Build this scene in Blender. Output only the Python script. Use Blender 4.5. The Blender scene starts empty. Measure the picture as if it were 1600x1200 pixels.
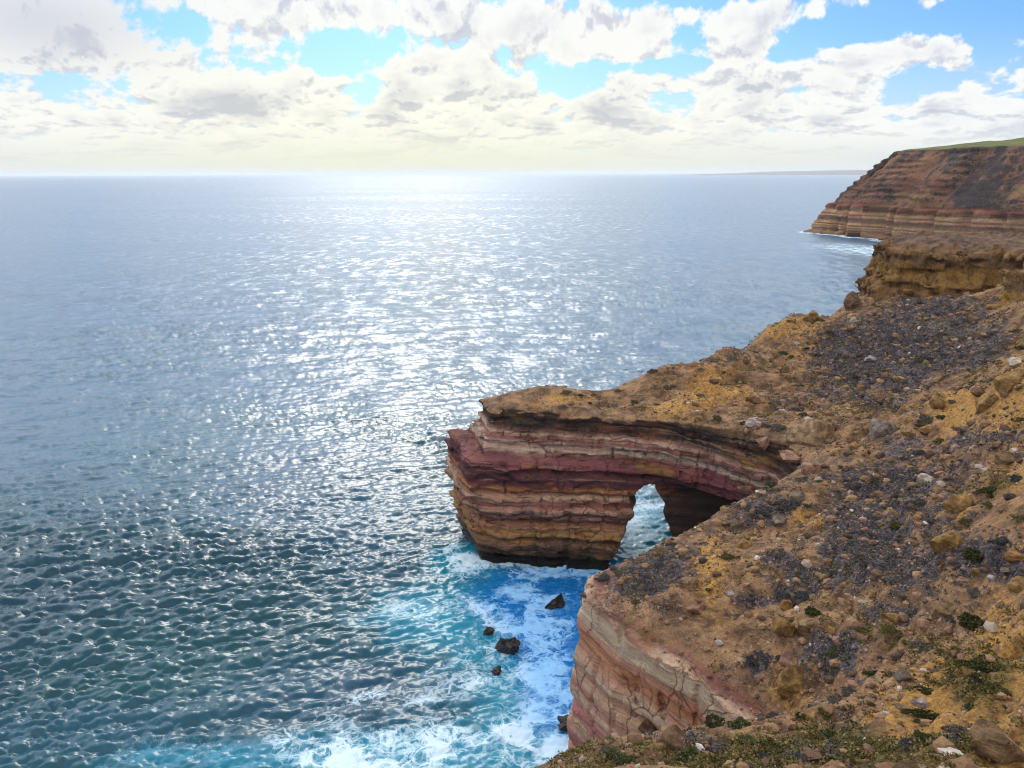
import bpy, bmesh, math, random
import numpy as np
from mathutils import Vector, Matrix, Euler

R = math.radians
scene = bpy.context.scene
col = scene.collection
rng = np.random.default_rng(7)
random.seed(7)

# ------------------------------------------------------------------ camera, exposure, sun, sky
CAM_H, PITCH, FPX = 70.0, R(14.95), 1232.0
cam_data = bpy.data.cameras.new('camera')
cam_data.sensor_width = 36.0
cam_data.lens = FPX / 1600.0 * 36.0
cam_data.clip_start = 0.5
cam_data.clip_end = 200000.0
cam = bpy.data.objects.new('camera', cam_data)
col.objects.link(cam)
cam.location = (0, 0, CAM_H)
cam.rotation_euler = (Matrix.Rotation(math.pi / 2 - PITCH, 4, 'X') @ Matrix.Rotation(R(-0.17), 4, 'Z')).to_euler()
scene.camera = cam
scene.render.engine = 'CYCLES'
scene.view_settings.view_transform = 'Standard'
scene.view_settings.look = 'None'
scene.view_settings.exposure = 0.3
scene.view_settings.gamma = 1.0
scene.cycles.max_bounces = 6
scene.cycles.volume_bounces = 1
scene.cycles.filter_width = 1.1
scene.cycles.use_denoising = True
scene.cycles.denoiser = 'OPENIMAGEDENOISE'
scene.cycles.denoising_input_passes = 'RGB_ALBEDO_NORMAL'
scene.cycles.sample_clamp_indirect = 4.0
scene.cycles.sample_clamp_direct = 12.0

HAZE_D = 0.00003
SUN_AZ, SUN_EL = R(-7.0), R(31.0)
sd = Vector((math.sin(SUN_AZ) * math.cos(SUN_EL), math.cos(SUN_AZ) * math.cos(SUN_EL), math.sin(SUN_EL)))
sun_l = bpy.data.lights.new('sun', 'SUN')
sun_l.energy = 0.8
sun_l.angle = R(18.0)
sun_l.color = (1.0, 0.93, 0.80)
sun = bpy.data.objects.new('sun', sun_l)
sun.rotation_euler = sd.to_track_quat('Z', 'Y').to_euler()
sun.location = (0, 0, 200)
col.objects.link(sun)


def ray(u, v):
    """direction (per unit of forward depth) through a point of the 1600x1200 photograph"""
    a, b = (u - 800) / FPX, (600 - v) / FPX
    return np.array([a, math.cos(PITCH) + b * math.sin(PITCH), -math.sin(PITCH) + b * math.cos(PITCH)])


def at_z(u, v, z=0.0):
    d = ray(u, v)
    return np.array([0, 0, CAM_H]) + d * ((z - CAM_H) / d[2])


def at_y(u, v, y):
    d = ray(u, v)
    return np.array([0, 0, CAM_H]) + d * (y / d[1])


# ------------------------------------------------------------------ node helpers
class NT:
    def __init__(s, nt):
        s.nt = nt
        nt.nodes.clear()

    def n(s, typ, **kw):
        node = s.nt.nodes.new(typ)
        for k, v in kw.items():
            setattr(node, k, v)
        return node

    def put(s, sock, val):
        if val is None:
            return
        if hasattr(val, 'is_output'):
            s.nt.links.new(val, sock)
        else:
            try:
                sock.default_value = val
            except Exception:
                sock.default_value = tuple(val) + (1.0,) if len(val) == 3 else val

    def math(s, op, a, b=None, c=None, clamp=False):
        m = s.n('ShaderNodeMath', operation=op, use_clamp=clamp)
        for i, v in enumerate((a, b, c)):
            s.put(m.inputs[i], v)
        return m.outputs[0]

    def vmath(s, op, a, b=None, c=None):
        m = s.n('ShaderNodeVectorMath', operation=op)
        for i, v in enumerate((a, b, c)):
            s.put(m.inputs[i], v)
        return m.outputs['Value'] if op in ('DOT_PRODUCT', 'LENGTH', 'DISTANCE') else m.outputs[0]

    def mix(s, f, a, b, blend='MIX'):
        m = s.n('ShaderNodeMix', data_type='RGBA', blend_type=blend, clamp_factor=True)
        s.put(m.inputs[0], f)
        for i, v in ((6, a), (7, b)):
            if isinstance(v, (tuple, list)) and len(v) == 3:
                v = tuple(v) + (1.0,)
            s.put(m.inputs[i], v)
        return m.outputs[2]

    def fmix(s, f, a, b):
        m = s.n('ShaderNodeMix', data_type='FLOAT', clamp_factor=True)
        s.put(m.inputs[0], f); s.put(m.inputs[2], a); s.put(m.inputs[3], b)
        return m.outputs[0]

    def step(s, v, lo, hi, a=0.0, b=1.0):
        m = s.n('ShaderNodeMapRange', interpolation_type='SMOOTHSTEP')
        s.put(m.inputs[0], v); s.put(m.inputs[1], lo); s.put(m.inputs[2], hi); s.put(m.inputs[3], a); s.put(m.inputs[4], b)
        return m.outputs[0]

    def noise(s, vec, scale=1.0, detail=4.0, rough=0.5, dist=0.0, lac=2.0, out=0, typ='FBM'):
        m = s.n('ShaderNodeTexNoise', noise_dimensions='3D')
        m.noise_type = typ
        s.put(m.inputs['Vector'], vec)
        m.inputs['Scale'].default_value = scale
        m.inputs['Detail'].default_value = detail
        m.inputs['Roughness'].default_value = rough
        m.inputs['Lacunarity'].default_value = lac
        m.inputs['Distortion'].default_value = dist
        return m.outputs[out]

    def voronoi(s, vec, scale, feature='F1', out='Distance', rand=1.0):
        m = s.n('ShaderNodeTexVoronoi', feature=feature)
        s.put(m.inputs['Vector'], vec)
        m.inputs['Scale'].default_value = scale
        m.inputs['Randomness'].default_value = rand
        return m.outputs[out]

    def mapping(s, vec, scale=(1, 1, 1), loc=(0, 0, 0), rot=(0, 0, 0)):
        m = s.n('ShaderNodeMapping')
        s.put(m.inputs['Vector'], vec)
        m.inputs['Scale'].default_value = scale
        m.inputs['Location'].default_value = loc
        m.inputs['Rotation'].default_value = rot
        return m.outputs[0]

    def ramp(s, f, stops, interp='LINEAR'):
        m = s.n('ShaderNodeValToRGB')
        cr = m.color_ramp
        cr.interpolation = interp
        stops = sorted(stops, key=lambda t: t[0])
        cr.elements[0].position, cr.elements[0].color = stops[0][0], tuple(stops[0][1]) + (1,)
        cr.elements[1].position, cr.elements[1].color = stops[-1][0], tuple(stops[-1][1]) + (1,)
        for p, c in stops[1:-1]:
            e = cr.elements.new(p)
            e.color = tuple(c) + (1,)
        s.put(m.inputs[0], f)
        return m.outputs[0]

    def attr(s, name, out='Fac'):
        return s.n('ShaderNodeAttribute', attribute_name=name).outputs[out]

    def pos(s):
        return s.n('ShaderNodeNewGeometry').outputs['Position']

    def sep(s, v):
        return s.n('ShaderNodeSeparateXYZ'), v

    def xyz(s, v):
        m = s.n('ShaderNodeSeparateXYZ')
        s.put(m.inputs[0], v)
        return m.outputs

    def comb(s, x, y, z):
        m = s.n('ShaderNodeCombineXYZ')
        for i, v in enumerate((x, y, z)):
            s.put(m.inputs[i], v)
        return m.outputs[0]

    def bump(s, h, strength=1.0, dist=1.0, normal=None):
        m = s.n('ShaderNodeBump')
        m.inputs['Strength'].default_value = strength
        m.inputs['Distance'].default_value = dist
        s.put(m.inputs['Height'], h)
        s.put(m.inputs['Normal'], normal)
        return m.outputs[0]

    def principled(s, colour, rough=0.9, normal=None, spec=0.3, **kw):
        m = s.n('ShaderNodeBsdfPrincipled')
        s.put(m.inputs['Base Color'], tuple(colour) + (1,) if isinstance(colour, (tuple, list)) else colour)
        s.put(m.inputs['Roughness'], rough)
        s.put(m.inputs['Specular IOR Level'], spec)
        s.put(m.inputs['Normal'], normal)
        for k, v in kw.items():
            s.put(m.inputs[k.replace('_', ' ')], v)
        o = s.n('ShaderNodeOutputMaterial')
        s.nt.links.new(m.outputs[0], o.inputs[0])
        return m


def material(name):
    m = bpy.data.materials.new(name)
    m.use_nodes = True
    return m, NT(m.node_tree)


# ------------------------------------------------------------------ sky with clouds
world = bpy.data.worlds.new('World')
scene.world = world
world.use_nodes = True
w = NT(world.node_tree)
BG = 0.1
sky = w.n('ShaderNodeTexSky', sky_type='NISHITA')
sky.sun_disc = False
sky.sun_elevation = SUN_EL
sky.sun_rotation = SUN_AZ
sky.air_density = 1.0
sky.dust_density = 0.6
sky.ozone_density = 2.0
gd = w.n('ShaderNodeTexCoord').outputs['Generated']
dx, dy, dz = w.xyz(gd)
az = w.math('ARCTAN2', dx, dy)
el = w.math('ARCSINE', dz)
ae = w.comb(az, el, 0.0)


def px_ang(u, v):
    d = ray(u, v)
    return math.atan2(d[0], d[1]), math.atan2(d[2], math.hypot(d[0], d[1]))


HOLES = [(275, 35, 55, 26, -1.0), (70, 122, 110, 20, -.75), (340, 105, 26, 34, -.55), (545, 75, 75, 34, -1.0), (575, 145, 28, 26, -.8),
         (905, 118, 60, 24, -.9), (785, 78, 24, 14, -.6), (1085, 60, 36, 40, -.9), (1010, 104, 70, 10, -.7), (1190, 98, 60, 14, -.8),
         (1270, 60, 60, 20, -.6), (1400, 34, 110, 22, -.75), (1550, 40, 80, 30, -.75), (1440, 132, 34, 22, -.7), (1550, 92, 30, 24, -.6),
         (1020, 2, 120, 12, -.6), (230, 75, 40, 14, -.3),
         (90, 30, 130, 44, .8), (460, 18, 110, 32, .6), (700, 22, 170, 26, .6), (950, 45, 90, 40, .6), (700, 100, 90, 40, .5),
         (400, 140, 110, 40, .4), (1160, 62, 40, 34, .55), (1260, 22, 70, 20, .5), (1400, 84, 90, 22, .6), (1100, 128, 90, 20, .4)]
acc = 0.0
for (u, v, ru, rv, wt) in HOLES:
    a0, e0 = px_ang(u, v)
    sa, se = FPX / ru * .95, FPX / rv * .95
    q = w.vmath('MULTIPLY_ADD', ae, (sa, se, 0), (-a0 * sa, -e0 * se, 0))
    q = w.vmath('DOT_PRODUCT', q, q)
    acc = w.math('MULTIPLY_ADD', w.math('POWER', 0.3679, q), wt * .40, acc)
# clouds shrink towards the horizon: divide the height by a softened elevation
elc = w.math('MAXIMUM', el, 0.0)
stretch = w.math('DIVIDE', elc, w.math('ADD', elc, 0.10))
cp = w.comb(w.math('MULTIPLY', az, 1.0), w.math('MULTIPLY', stretch, 0.62), 0.0)
n1 = w.noise(cp, 12.5, 12, 0.60, 0.15)
n1b = w.noise(w.vmath('ADD', cp, (-0.002, 0.011, 0)), 12.5, 8, 0.55, 0.2)
base = w.math('ADD', w.step(el, 0.0, 0.22, 0.82, 0.53), w.step(el, 0.22, 0.40, 0.0, 0.30))
dens = w.math('ADD', w.math('ADD', base, acc), w.math('MULTIPLY', w.math('SUBTRACT', n1, 0.5), 1.9))
cloud = w.step(dens, 0.47, 0.60)
thick = w.step(dens, 0.62, 1.0)
emb = w.math('MULTIPLY', w.math('SUBTRACT', n1b, n1), 9.0)
n2 = w.noise(w.vmath('ADD', cp, (3.1, 1.7, 0)), 11.0, 5, 0.5, 0.3)
grey = w.math('ADD', w.math('MULTIPLY', thick, w.step(n2, 0.42, 0.66)), w.math('MULTIPLY', w.step(emb, 0.0, 0.8), 0.85), clamp=True)
grey = w.math('MULTIPLY', grey, w.step(el, 0.01, 0.07, 0.35, 1.0))
# the big dull cloud in the upper left
a0, e0 = px_ang(60, 30)
q = w.vmath('MULTIPLY_ADD', ae, (9.0, 24.0, 0), (-a0 * 9.0, -e0 * 24.0, 0))
dull = w.math('POWER', 0.3679, w.vmath('DOT_PRODUCT', q, q))
grey = w.math('MAXIMUM', grey, w.math('MULTIPLY', dull, .7))
sunq = w.math('MULTIPLY', w.math('ADD', az, 0.12), 2.0)
warm = w.math('MULTIPLY', w.math('POWER', 0.3679, w.math('MULTIPLY', sunq, sunq)), w.step(el, 0.26, 0.0))
lit = w.mix(warm, (7.8, 7.95, 8.1), (8.2, 8.1, 6.8))
shade = w.mix(warm, (4.7, 5.0, 6.1), (5.3, 5.4, 5.1))
ccol = w.mix(grey, lit, shade)
skyc = w.mix(1.0, sky.outputs[0], (0.39, 0.65, 1.04), 'MULTIPLY')
skyc = w.mix(w.step(el, 0.02, 0.16, 0.55, 0.0), skyc, (6.2, 7.0, 7.4))
tot = w.mix(cloud, skyc, ccol)
# low band of bright murk over the horizon
murk = w.mix(warm, (5.9, 6.3, 6.6), (7.0, 7.0, 5.3))
tot = w.mix(w.step(el, 0.055, 0.004, 0.0, 0.85), tot, murk)
tot = w.mix(w.step(el, -0.002, -0.02), tot, (2.0, 2.6, 3.0))
# thin cloud lit up around the veiled sun
sdot = w.vmath('DOT_PRODUCT', gd, tuple(sd))
glow = w.math('POWER', w.math('MAXIMUM', sdot, 0.0), 55.0)
tot = w.mix(1.0, tot, w.mix(w.math('MULTIPLY', glow, 1.0, clamp=True), (1, 1, 1), (1.6, 1.58, 1.5)), 'MULTIPLY')
# added boost to the unseen upper sky ahead, brightening sea and land
front = w.math('MULTIPLY', w.math('MULTIPLY', w.step(el, 0.20, 0.36), w.step(el, 1.25, 0.75)), w.step(sdot, 0.25, 0.85))
tot = w.mix(1.0, tot, w.mix(front, (1, 1, 1), (2.6, 2.6, 2.6)), 'MULTIPLY')
# unseen sky behind the viewer, boosted as added fill for land and rock
back = w.math('MULTIPLY', w.step(sdot, 0.45, -0.35), w.step(el, 0.02, 0.5))
tot = w.mix(1.0, tot, w.mix(back, (1, 1, 1), (2.1, 1.95, 1.75)), 'MULTIPLY')
bg = w.n('ShaderNodeBackground')
w.put(bg.inputs[0], tot)
bg.inputs[1].default_value = BG
wo = w.n('ShaderNodeOutputWorld')
w.nt.links.new(bg.outputs[0], wo.inputs[0])


# ------------------------------------------------------------------ numpy noise and mesh helpers
def _h(ix, iy, iz, seed):
    n = (ix.astype(np.uint32) * np.uint32(374761393) + iy.astype(np.uint32) * np.uint32(668265263)
         + iz.astype(np.uint32) * np.uint32(2147483647) + np.uint32(seed * 1274126177 & 0xFFFFFFFF))
    n = (n ^ (n >> np.uint32(13))) * np.uint32(1274126177)
    n ^= n >> np.uint32(16)
    n *= np.uint32(2246822519)
    n ^= n >> np.uint32(13)
    return (n & np.uint32(0xFFFFFF)).astype(np.float32) / np.float32(0x7FFFFF) - 1.0


def vnoise(x, y, z=None, seed=0):
    x = np.asarray(x, np.float32); y = np.asarray(y, np.float32)
    z = np.zeros_like(x) if z is None else np.asarray(z, np.float32)
    x, y, z = np.broadcast_arrays(x, y, z)
    fx, fy, fz = np.floor(x), np.floor(y), np.floor(z)
    ix, iy, iz = fx.astype(np.int64), fy.astype(np.int64), fz.astype(np.int64)
    tx, ty, tz = x - fx, y - fy, z - fz
    tx = tx * tx * tx * (tx * (tx * 6 - 15) + 10)
    ty = ty * ty * ty * (ty * (ty * 6 - 15) + 10)
    tz = tz * tz * tz * (tz * (tz * 6 - 15) + 10)
    out = 0
    for a in (0, 1):
        wx = tx if a else 1 - tx
        for b in (0, 1):
            wy = ty if b else 1 - ty
            for c in (0, 1):
                wz = tz if c else 1 - tz
                out = out + wx * wy * wz * _h((ix + a) & 0xFFFFFFFF, (iy + b) & 0xFFFFFFFF, (iz + c) & 0xFFFFFFFF, seed)
    return out


def fbm(x, y, z=None, octaves=4, seed=0, gain=0.5, ridged=False):
    s, a, f, tot = 0, 1.0, 1.0, 0
    for o in range(octaves):
        n = vnoise(np.asarray(x) * f + 17.3 * o, np.asarray(y) * f - 9.1 * o, None if z is None else np.asarray(z) * f, seed + o)
        s = s + a * ((1 - 2 * np.abs(n)) if ridged else n)
        tot += a
        a *= gain
        f *= 2.03
    return s / tot


def sstep(x, a, b):
    t = np.clip((x - a) / (b - a), 0, 1)
    return t * t * (3 - 2 * t)


def new_mesh(name, verts, faces, mat=None, smooth=True, attrs=None):
    """verts (n,3); faces: list of index arrays (m,3) or (m,4)"""
    me = bpy.data.meshes.new(name)
    verts = np.asarray(verts, np.float32)
    if isinstance(faces, np.ndarray):
        faces = [faces]
    faces = [f for f in faces if len(f)]
    loops = np.concatenate([f.reshape(-1) for f in faces]).astype(np.int32)
    tot = np.concatenate([np.full(len(f), f.shape[1], np.int32) for f in faces])
    start = np.concatenate([[0], np.cumsum(tot)[:-1]]).astype(np.int32)
    me.vertices.add(len(verts))
    me.vertices.foreach_set('co', verts.reshape(-1))
    me.loops.add(len(loops))
    me.loops.foreach_set('vertex_index', loops)
    me.polygons.add(len(tot))
    me.polygons.foreach_set('loop_start', start)
    me.polygons.foreach_set('loop_total', tot)
    me.polygons.foreach_set('use_smooth', np.full(len(tot), smooth, bool))
    me.update(calc_edges=True)
    for k, v in (attrs or {}).items():
        v = np.asarray(v, np.float32)
        if v.ndim == 2:
            a = me.attributes.new(k, 'FLOAT_COLOR', 'POINT')
            a.data.foreach_set('color', v.reshape(-1))
        else:
            a = me.attributes.new(k, 'FLOAT', 'POINT')
            a.data.foreach_set('value', v)
    if mat:
        me.materials.append(mat)
    return me


def add(name, me, parent=None, **props):
    o = bpy.data.objects.new(name, me)
    col.objects.link(o)
    if parent is not None:
        o.parent = parent
    for k, v in props.items():
        o[k] = v
    return o


def compact(verts, faces):
    used = np.unique(faces)
    m = np.full(len(verts), -1, np.int64)
    m[used] = np.arange(len(used))
    return verts[used], m[faces], used


def surface_nets(F, org, h):
    """naive surface nets; F < 0 inside"""
    nx, ny, nz = F.shape
    S = F < 0
    cnt = np.zeros((nx - 1, ny - 1, nz - 1), np.int8)
    for a in (0, 1):
        for b in (0, 1):
            for c in (0, 1):
                cnt += S[a:nx - 1 + a, b:ny - 1 + b, c:nz - 1 + c]
    act = np.argwhere((cnt > 0) & (cnt < 8))
    idx = np.full(cnt.shape, -1, np.int32)
    idx[act[:, 0], act[:, 1], act[:, 2]] = np.arange(len(act))
    cor = {}
    for a in (0, 1):
        for b in (0, 1):
            for c in (0, 1):
                cor[(a, b, c)] = F[act[:, 0] + a, act[:, 1] + b, act[:, 2] + c]
    P = np.zeros((len(act), 3)); k = np.zeros(len(act))
    ks = list(cor)
    for i, p in enumerate(ks):
        for q in ks[i + 1:]:
            if sum(abs(p[t] - q[t]) for t in range(3)) != 1:
                continue
            f0, f1 = cor[p], cor[q]
            m = (f0 < 0) != (f1 < 0)
            t = np.where(m, f0 / np.where(m, f0 - f1, 1), 0)
            e = np.array(p)[None] + t[:, None] * (np.array(q) - np.array(p))[None]
            P += e * m[:, None]; k += m
    V = (act + P / k[:, None]) * h + np.array(org)
    quads = []
    for ax in range(3):
        o1, o2 = [(1, 2), (2, 0), (0, 1)][ax]
        sl0 = [slice(None)] * 3; sl1 = [slice(None)] * 3
        sl0[ax] = slice(0, -1); sl1[ax] = slice(1, None)
        A, B = S[tuple(sl0)], S[tuple(sl1)]
        e = np.argwhere(A != B)
        sh = cnt.shape
        ok = (e[:, o1] > 0) & (e[:, o2] > 0) & (e[:, o1] < sh[o1]) & (e[:, o2] < sh[o2]) & (e[:, ax] < sh[ax])
        e = e[ok]
        ins = A[e[:, 0], e[:, 1], e[:, 2]]
        def cell(d1, d2):
            c = e.copy(); c[:, o1] -= d1; c[:, o2] -= d2
            return idx[c[:, 0], c[:, 1], c[:, 2]]
        qd = np.stack([cell(1, 1), cell(0, 1), cell(0, 0), cell(1, 0)], 1)
        qd[~ins] = qd[~ins][:, ::-1]
        quads.append(qd[(qd >= 0).all(1)])
    return V, np.concatenate(quads)


def drop_bits(nv, Q, least):
    """leave out loose bits of a surface"""
    lab = np.arange(nv)
    for _ in range(400):
        m = lab[Q].min(1)
        new = lab.copy()
        for k in range(Q.shape[1]):
            np.minimum.at(new, Q[:, k], m)
        new = new[new]
        if (new == lab).all():
            break
        lab = new
    cnt = np.bincount(lab[Q[:, 0]], minlength=nv)
    return Q[cnt[lab[Q[:, 0]]] >= least]


def poly_sd(px, py, poly):
    """signed distance to a closed polygon, negative inside"""
    P = np.asarray(poly, float)
    d = np.full(px.shape, 1e9)
    ins = np.zeros(px.shape, bool)
    for i in range(len(P)):
        a, b = P[i], P[(i + 1) % len(P)]
        ex, ey = b - a
        wx, wy = px - a[0], py - a[1]
        t = np.clip((wx * ex + wy * ey) / (ex * ex + ey * ey), 0, 1)
        d = np.minimum(d, (wx - t * ex) ** 2 + (wy - t * ey) ** 2)
        c = ((a[1] > py) != (b[1] > py))
        xi = a[0] + (py - a[1]) * ex / (ey if abs(ey) > 1e-9 else 1e-9)
        ins ^= c & (px < xi)
    d = np.sqrt(d)
    return np.where(ins, -d, d)


# ------------------------------------------------------------------ the lie of the land
LAND = [(-12, -30), (-8, 10), (-5, 25), (-1.5, 35), (1.5, 40), (7, 43.5), (12, 46), (18.5, 48.3), (20.8, 53), (17, 59.5), (11.4, 67), (7.0, 74.2),
        (8.5, 78.5), (14, 82.5), (19, 86.5), (28, 93), (37, 100), (42, 106), (41.5, 113), (36.5, 120), (31, 125.5), (25.4, 129.8), (15, 132.6), (5, 135),
        (-4, 137.2), (-5.6, 140), (-4, 144), (4, 146.5), (16, 146), (31, 153), (45, 165), (64, 182), (83, 200), (93, 226), (150, 260), (150, -30)]
BLUFF = [(91, 196), (91.5, 190.5), (94, 188), (98, 183.5), (103, 181), (108.5, 177.5), (111, 168), (104, 159), (93.5, 149), (92.3, 144), (97, 130), (103, 112),
         (112, 95), (140, 70), (160, 70), (160, 222), (112, 226), (98, 214), (93, 204)]

CTRL = [(5.4, 142.8, 31), (17, 140.5, 29.4), (11, 141, 30.4), (22, 143, 30.2), (29.6, 148, 34.4), (42.8, 156, 35.6), (62, 172, 38.5), (85, 190, 39.3),
        (-4.3, 137, 29), (4, 138, 29.8), (25.4, 130, 29.4), (36, 122, 30.4), (41.5, 115, 31), (43, 105.6, 30.6),
        (6.5, 74, 27.6), (18.6, 84.5, 28.3), (27.6, 90, 29.7), (37.8, 97, 30.9), (45.7, 102, 31.9), (13.5, 64.5, 27.8), (20.6, 54, 27.6),
        (8, 42, 36.2), (.7, 38, 36.6), (4, 41, 36.4), (14, 45.5, 34.3), (17.5, 48, 32.6), (19.3, 25, 48.3), (28, 38, 45.4), (40.7, 58, 44), (60, 90, 46), (85.5, 130, 46.5), (92, 145, 46.5),
        (104, 160, 48), (110, 176, 43.5), (18.9, 40, 39.8), (25.8, 56, 33.7), (22.5, 61, 31), (30.6, 68, 33), (41, 78, 35), (35, 56, 39.4), (55, 92, 37.6),
        (57, 112, 35.2), (44, 130.7, 30.6), (47.7, 142, 32.2), (51.6, 155, 34.6), (55, 166, 37), (81, 165, 40), (70, 140, 36.5), (86, 150, 43), (67.6, 115, 39.6),
        (48, 165, 31), (66, 180, 33), (33, 155, 30), (0, 0, 64), (0, 10, 56), (10, 10, 56.5), (25, 5, 60), (1, 25, 45.5), (-8, 0, 58), (60, 30, 58), (80, 70, 56),
        (110, 110, 58), (130, 150, 58), (150, 100, 62), (100, 200, 44), (90, 215, 34), (130, 215, 46), (20, 75, 29.8), (15, 76, 28.5), (48, 86, 36), (11, 70, 28.3)]
CT = np.array(CTRL, float)


def _tps(r2):
    return np.where(r2 > 1e-9, 0.5 * r2 * np.log(np.maximum(r2, 1e-9)), 0)


_n = len(CT)
_K = _tps((CT[:, None, 0] - CT[None, :, 0]) ** 2 + (CT[:, None, 1] - CT[None, :, 1]) ** 2) + np.eye(_n) * 2.0
_P = np.concatenate([np.ones((_n, 1)), CT[:, :2]], 1)
_A = np.block([[_K, _P], [_P.T, np.zeros((3, 3))]])
_W = np.linalg.solve(_A, np.concatenate([CT[:, 2], np.zeros(3)]))


def h_smooth(x, y):
    x = np.asarray(x, float); y = np.asarray(y, float)
    out = _W[_n] + _W[_n + 1] * x + _W[_n + 2] * y
    for i in range(_n):
        out = out + _W[i] * _tps((x - CT[i, 0]) ** 2 + (y - CT[i, 1]) ** 2)
    return out


def h_land(x, y, dpl=None):
    x = np.asarray(x, float); y = np.asarray(y, float)
    h = h_smooth(x, y)
    k = 1.0 if dpl is None else sstep(-dpl, 0.5, 7.0) * .75 + .25
    # downhill gullies: noise stretched along the fall line (towards -x, slightly -y)
    a, b = x * .9 + y * .35, -x * .35 + y * .93
    h = h + k * (0.95 * fbm(a / 26, b / 8.5, None, 3, 11) + 0.55 * fbm(x / 5.2, y / 5.2, None, 3, 21))
    rid = fbm(a / 11, b / 4.2, None, 3, 31, ridged=True)
    h = h + k * 0.75 * np.maximum(rid, -.2)
    h = h - k * 1.0 * sstep(fbm(a / 7.5 + 3, b / 5.5, None, 3, 37), .16, .55)
    tm = k * sstep(fbm(x / 15 + 4, y / 15, None, 2, 43), .02, .30) * .85
    hw = h + .5 * fbm(x / 4, y / 4, None, 2, 45)
    st_ = 1.5
    fr = hw / st_ - np.floor(hw / st_)
    h = h + tm * ((np.floor(hw / st_) + sstep(fr, .55, 1.0)) * st_ - hw)
    rock = sstep(fbm(x / 9, y / 9, None, 2, 41), .0, .5)
    h = h + k * (0.24 + .42 * rock) * fbm(x / 1.5, y / 1.5, None, 3, 51, .62)
    if dpl is not None:
        h = h - .55 * sstep(dpl, -1.8, .2)
    return h


# ------------------------------------------------------------------ terrain grid
GX0, GX1, GY0, GY1, GS = -16.0, 150.0, -28.0, 240.0, 0.4
gx = np.arange(GX0, GX1, GS); gy = np.arange(GY0, GY1, GS)
GXX, GYY = np.meshgrid(gx, gy, indexing='ij')
GD = poly_sd(GXX, GYY, LAND)
GH = h_land(GXX, GYY, GD)


def g_sample(A, x, y):
    fx = np.clip((np.asarray(x) - GX0) / GS, 0, len(gx) - 1.001); fy = np.clip((np.asarray(y) - GY0) / GS, 0, len(gy) - 1.001)
    i, j = fx.astype(int), fy.astype(int)
    a, b = fx - i, fy - j
    return A[i, j] * (1 - a) * (1 - b) + A[i + 1, j] * a * (1 - b) + A[i, j + 1] * (1 - a) * b + A[i + 1, j + 1] * a * b


def hit(u, v):
    """where the sight line through a point of the photograph meets the land"""
    d = ray(u, v)
    t = np.arange(15, 320, .1)
    p = np.array([0, 0, CAM_H])[None] + d[None] * t[:, None]
    below = (p[:, 2] < g_sample(GH, p[:, 0], p[:, 1])) & (g_sample(GD, p[:, 0], p[:, 1]) < .3)
    k = np.argmax(below)
    return p[k] if below[k] else None


def soft_blobs(X, Y, lst):
    """soft patches of the ground given by where the photograph shows them"""
    out = np.zeros(X.shape)
    for (u, v, ru, rv, wt) in lst:
        c, e1, e2 = hit(u, v), hit(u + ru, v), hit(u, v - rv)
        if c is None:
            continue
        ex = (e1 - c)[:2] if e1 is not None else np.array([ru * c[1] / FPX, 0])
        ey = (e2 - c)[:2] if e2 is not None else np.array([0, rv * c[1] / FPX * 2.2])
        if np.linalg.norm(ex) > 5 * ru * c[1] / FPX: ex = np.array([ru * c[1] / FPX, 0])
        if np.linalg.norm(ey) > 7 * rv * c[1] / FPX: ey = np.array([0, rv * c[1] / FPX * 2.2])
        M = np.array([ex, ey]).T
        if abs(np.linalg.det(M)) < 1e-3:
            continue
        Mi = np.linalg.inv(M)
        px, py = X - c[0], Y - c[1]
        q = (Mi[0, 0] * px + Mi[0, 1] * py) ** 2 + (Mi[1, 0] * px + Mi[1, 1] * py) ** 2
        out += wt * np.exp(-q)
    return out


SCREE = [(1440, 740, 80, 24, .6), (1520, 690, 60, 20, .5), (1230, 930, 60, 18, .6), (1420, 800, 60, 30, .5), (1460, 560, 80, 26, .7), (1350, 590, 60, 24, .6), (1230, 640, 50, 24, .5), (1540, 860, 60, 24, .6), (1400, 960, 60, 22, .5), (1190, 795, 45, 22, .9), (1360, 760, 70, 30, .8), (1345, 835, 60, 35, 1.0), (1260, 905, 70, 20, 1.1), (1180, 945, 40, 16, .7), (1310, 880, 40, 20, .9),
         (1400, 520, 70, 40, 1.0), (1480, 490, 60, 22, 1.0), (1330, 540, 50, 26, .8), (1530, 545, 60, 30, .6), (1290, 600, 60, 40, .55), (1360, 640, 60, 20, .4),
         (1000, 905, 60, 28, .8), (1050, 870, 40, 18, .6), (1560, 900, 40, 30, .7), (1400, 900, 70, 30, .5), (1300, 1020, 60, 30, .7), (1180, 1040, 30, 20, .6),
         (1130, 560, 40, 14, .25), (1420, 700, 50, 15, .35), (1580, 700, 40, 40, .35), (1330, 1060, 70, 25, .4), (1100, 1170, 70, 20, .5), (1250, 1170, 60, 20, .35),
         (1500, 800, 60, 40, .35), (1560, 470, 40, 20, .8)]
OCHRE = [(1110, 870, 26, 40, 1.2), (1250, 815, 50, 40, .8), (1180, 870, 40, 40, .4), (1500, 640, 80, 30, .9), (1350, 740, 40, 20, .6), (1260, 555, 60, 30, .5), (1150, 610, 70, 20, .7),
         (1240, 505, 60, 14, .9), (1290, 560, 20, 40, .6), (1230, 1090, 40, 50, .9), (1440, 1080, 140, 60, .9), (1560, 1000, 60, 60, .7), (1300, 1130, 100, 40, .6), (1590, 600, 30, 90, .8),
         (1060, 640, 60, 20, .6), (870, 625, 60, 12, .8), (1580, 1180, 60, 30, .8), (1495, 800, 24, 24, .9), (1590, 460, 20, 60, .8), (1100, 590, 30, 20, .7), (1000, 1170, 90, 20, .5)]
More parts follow.
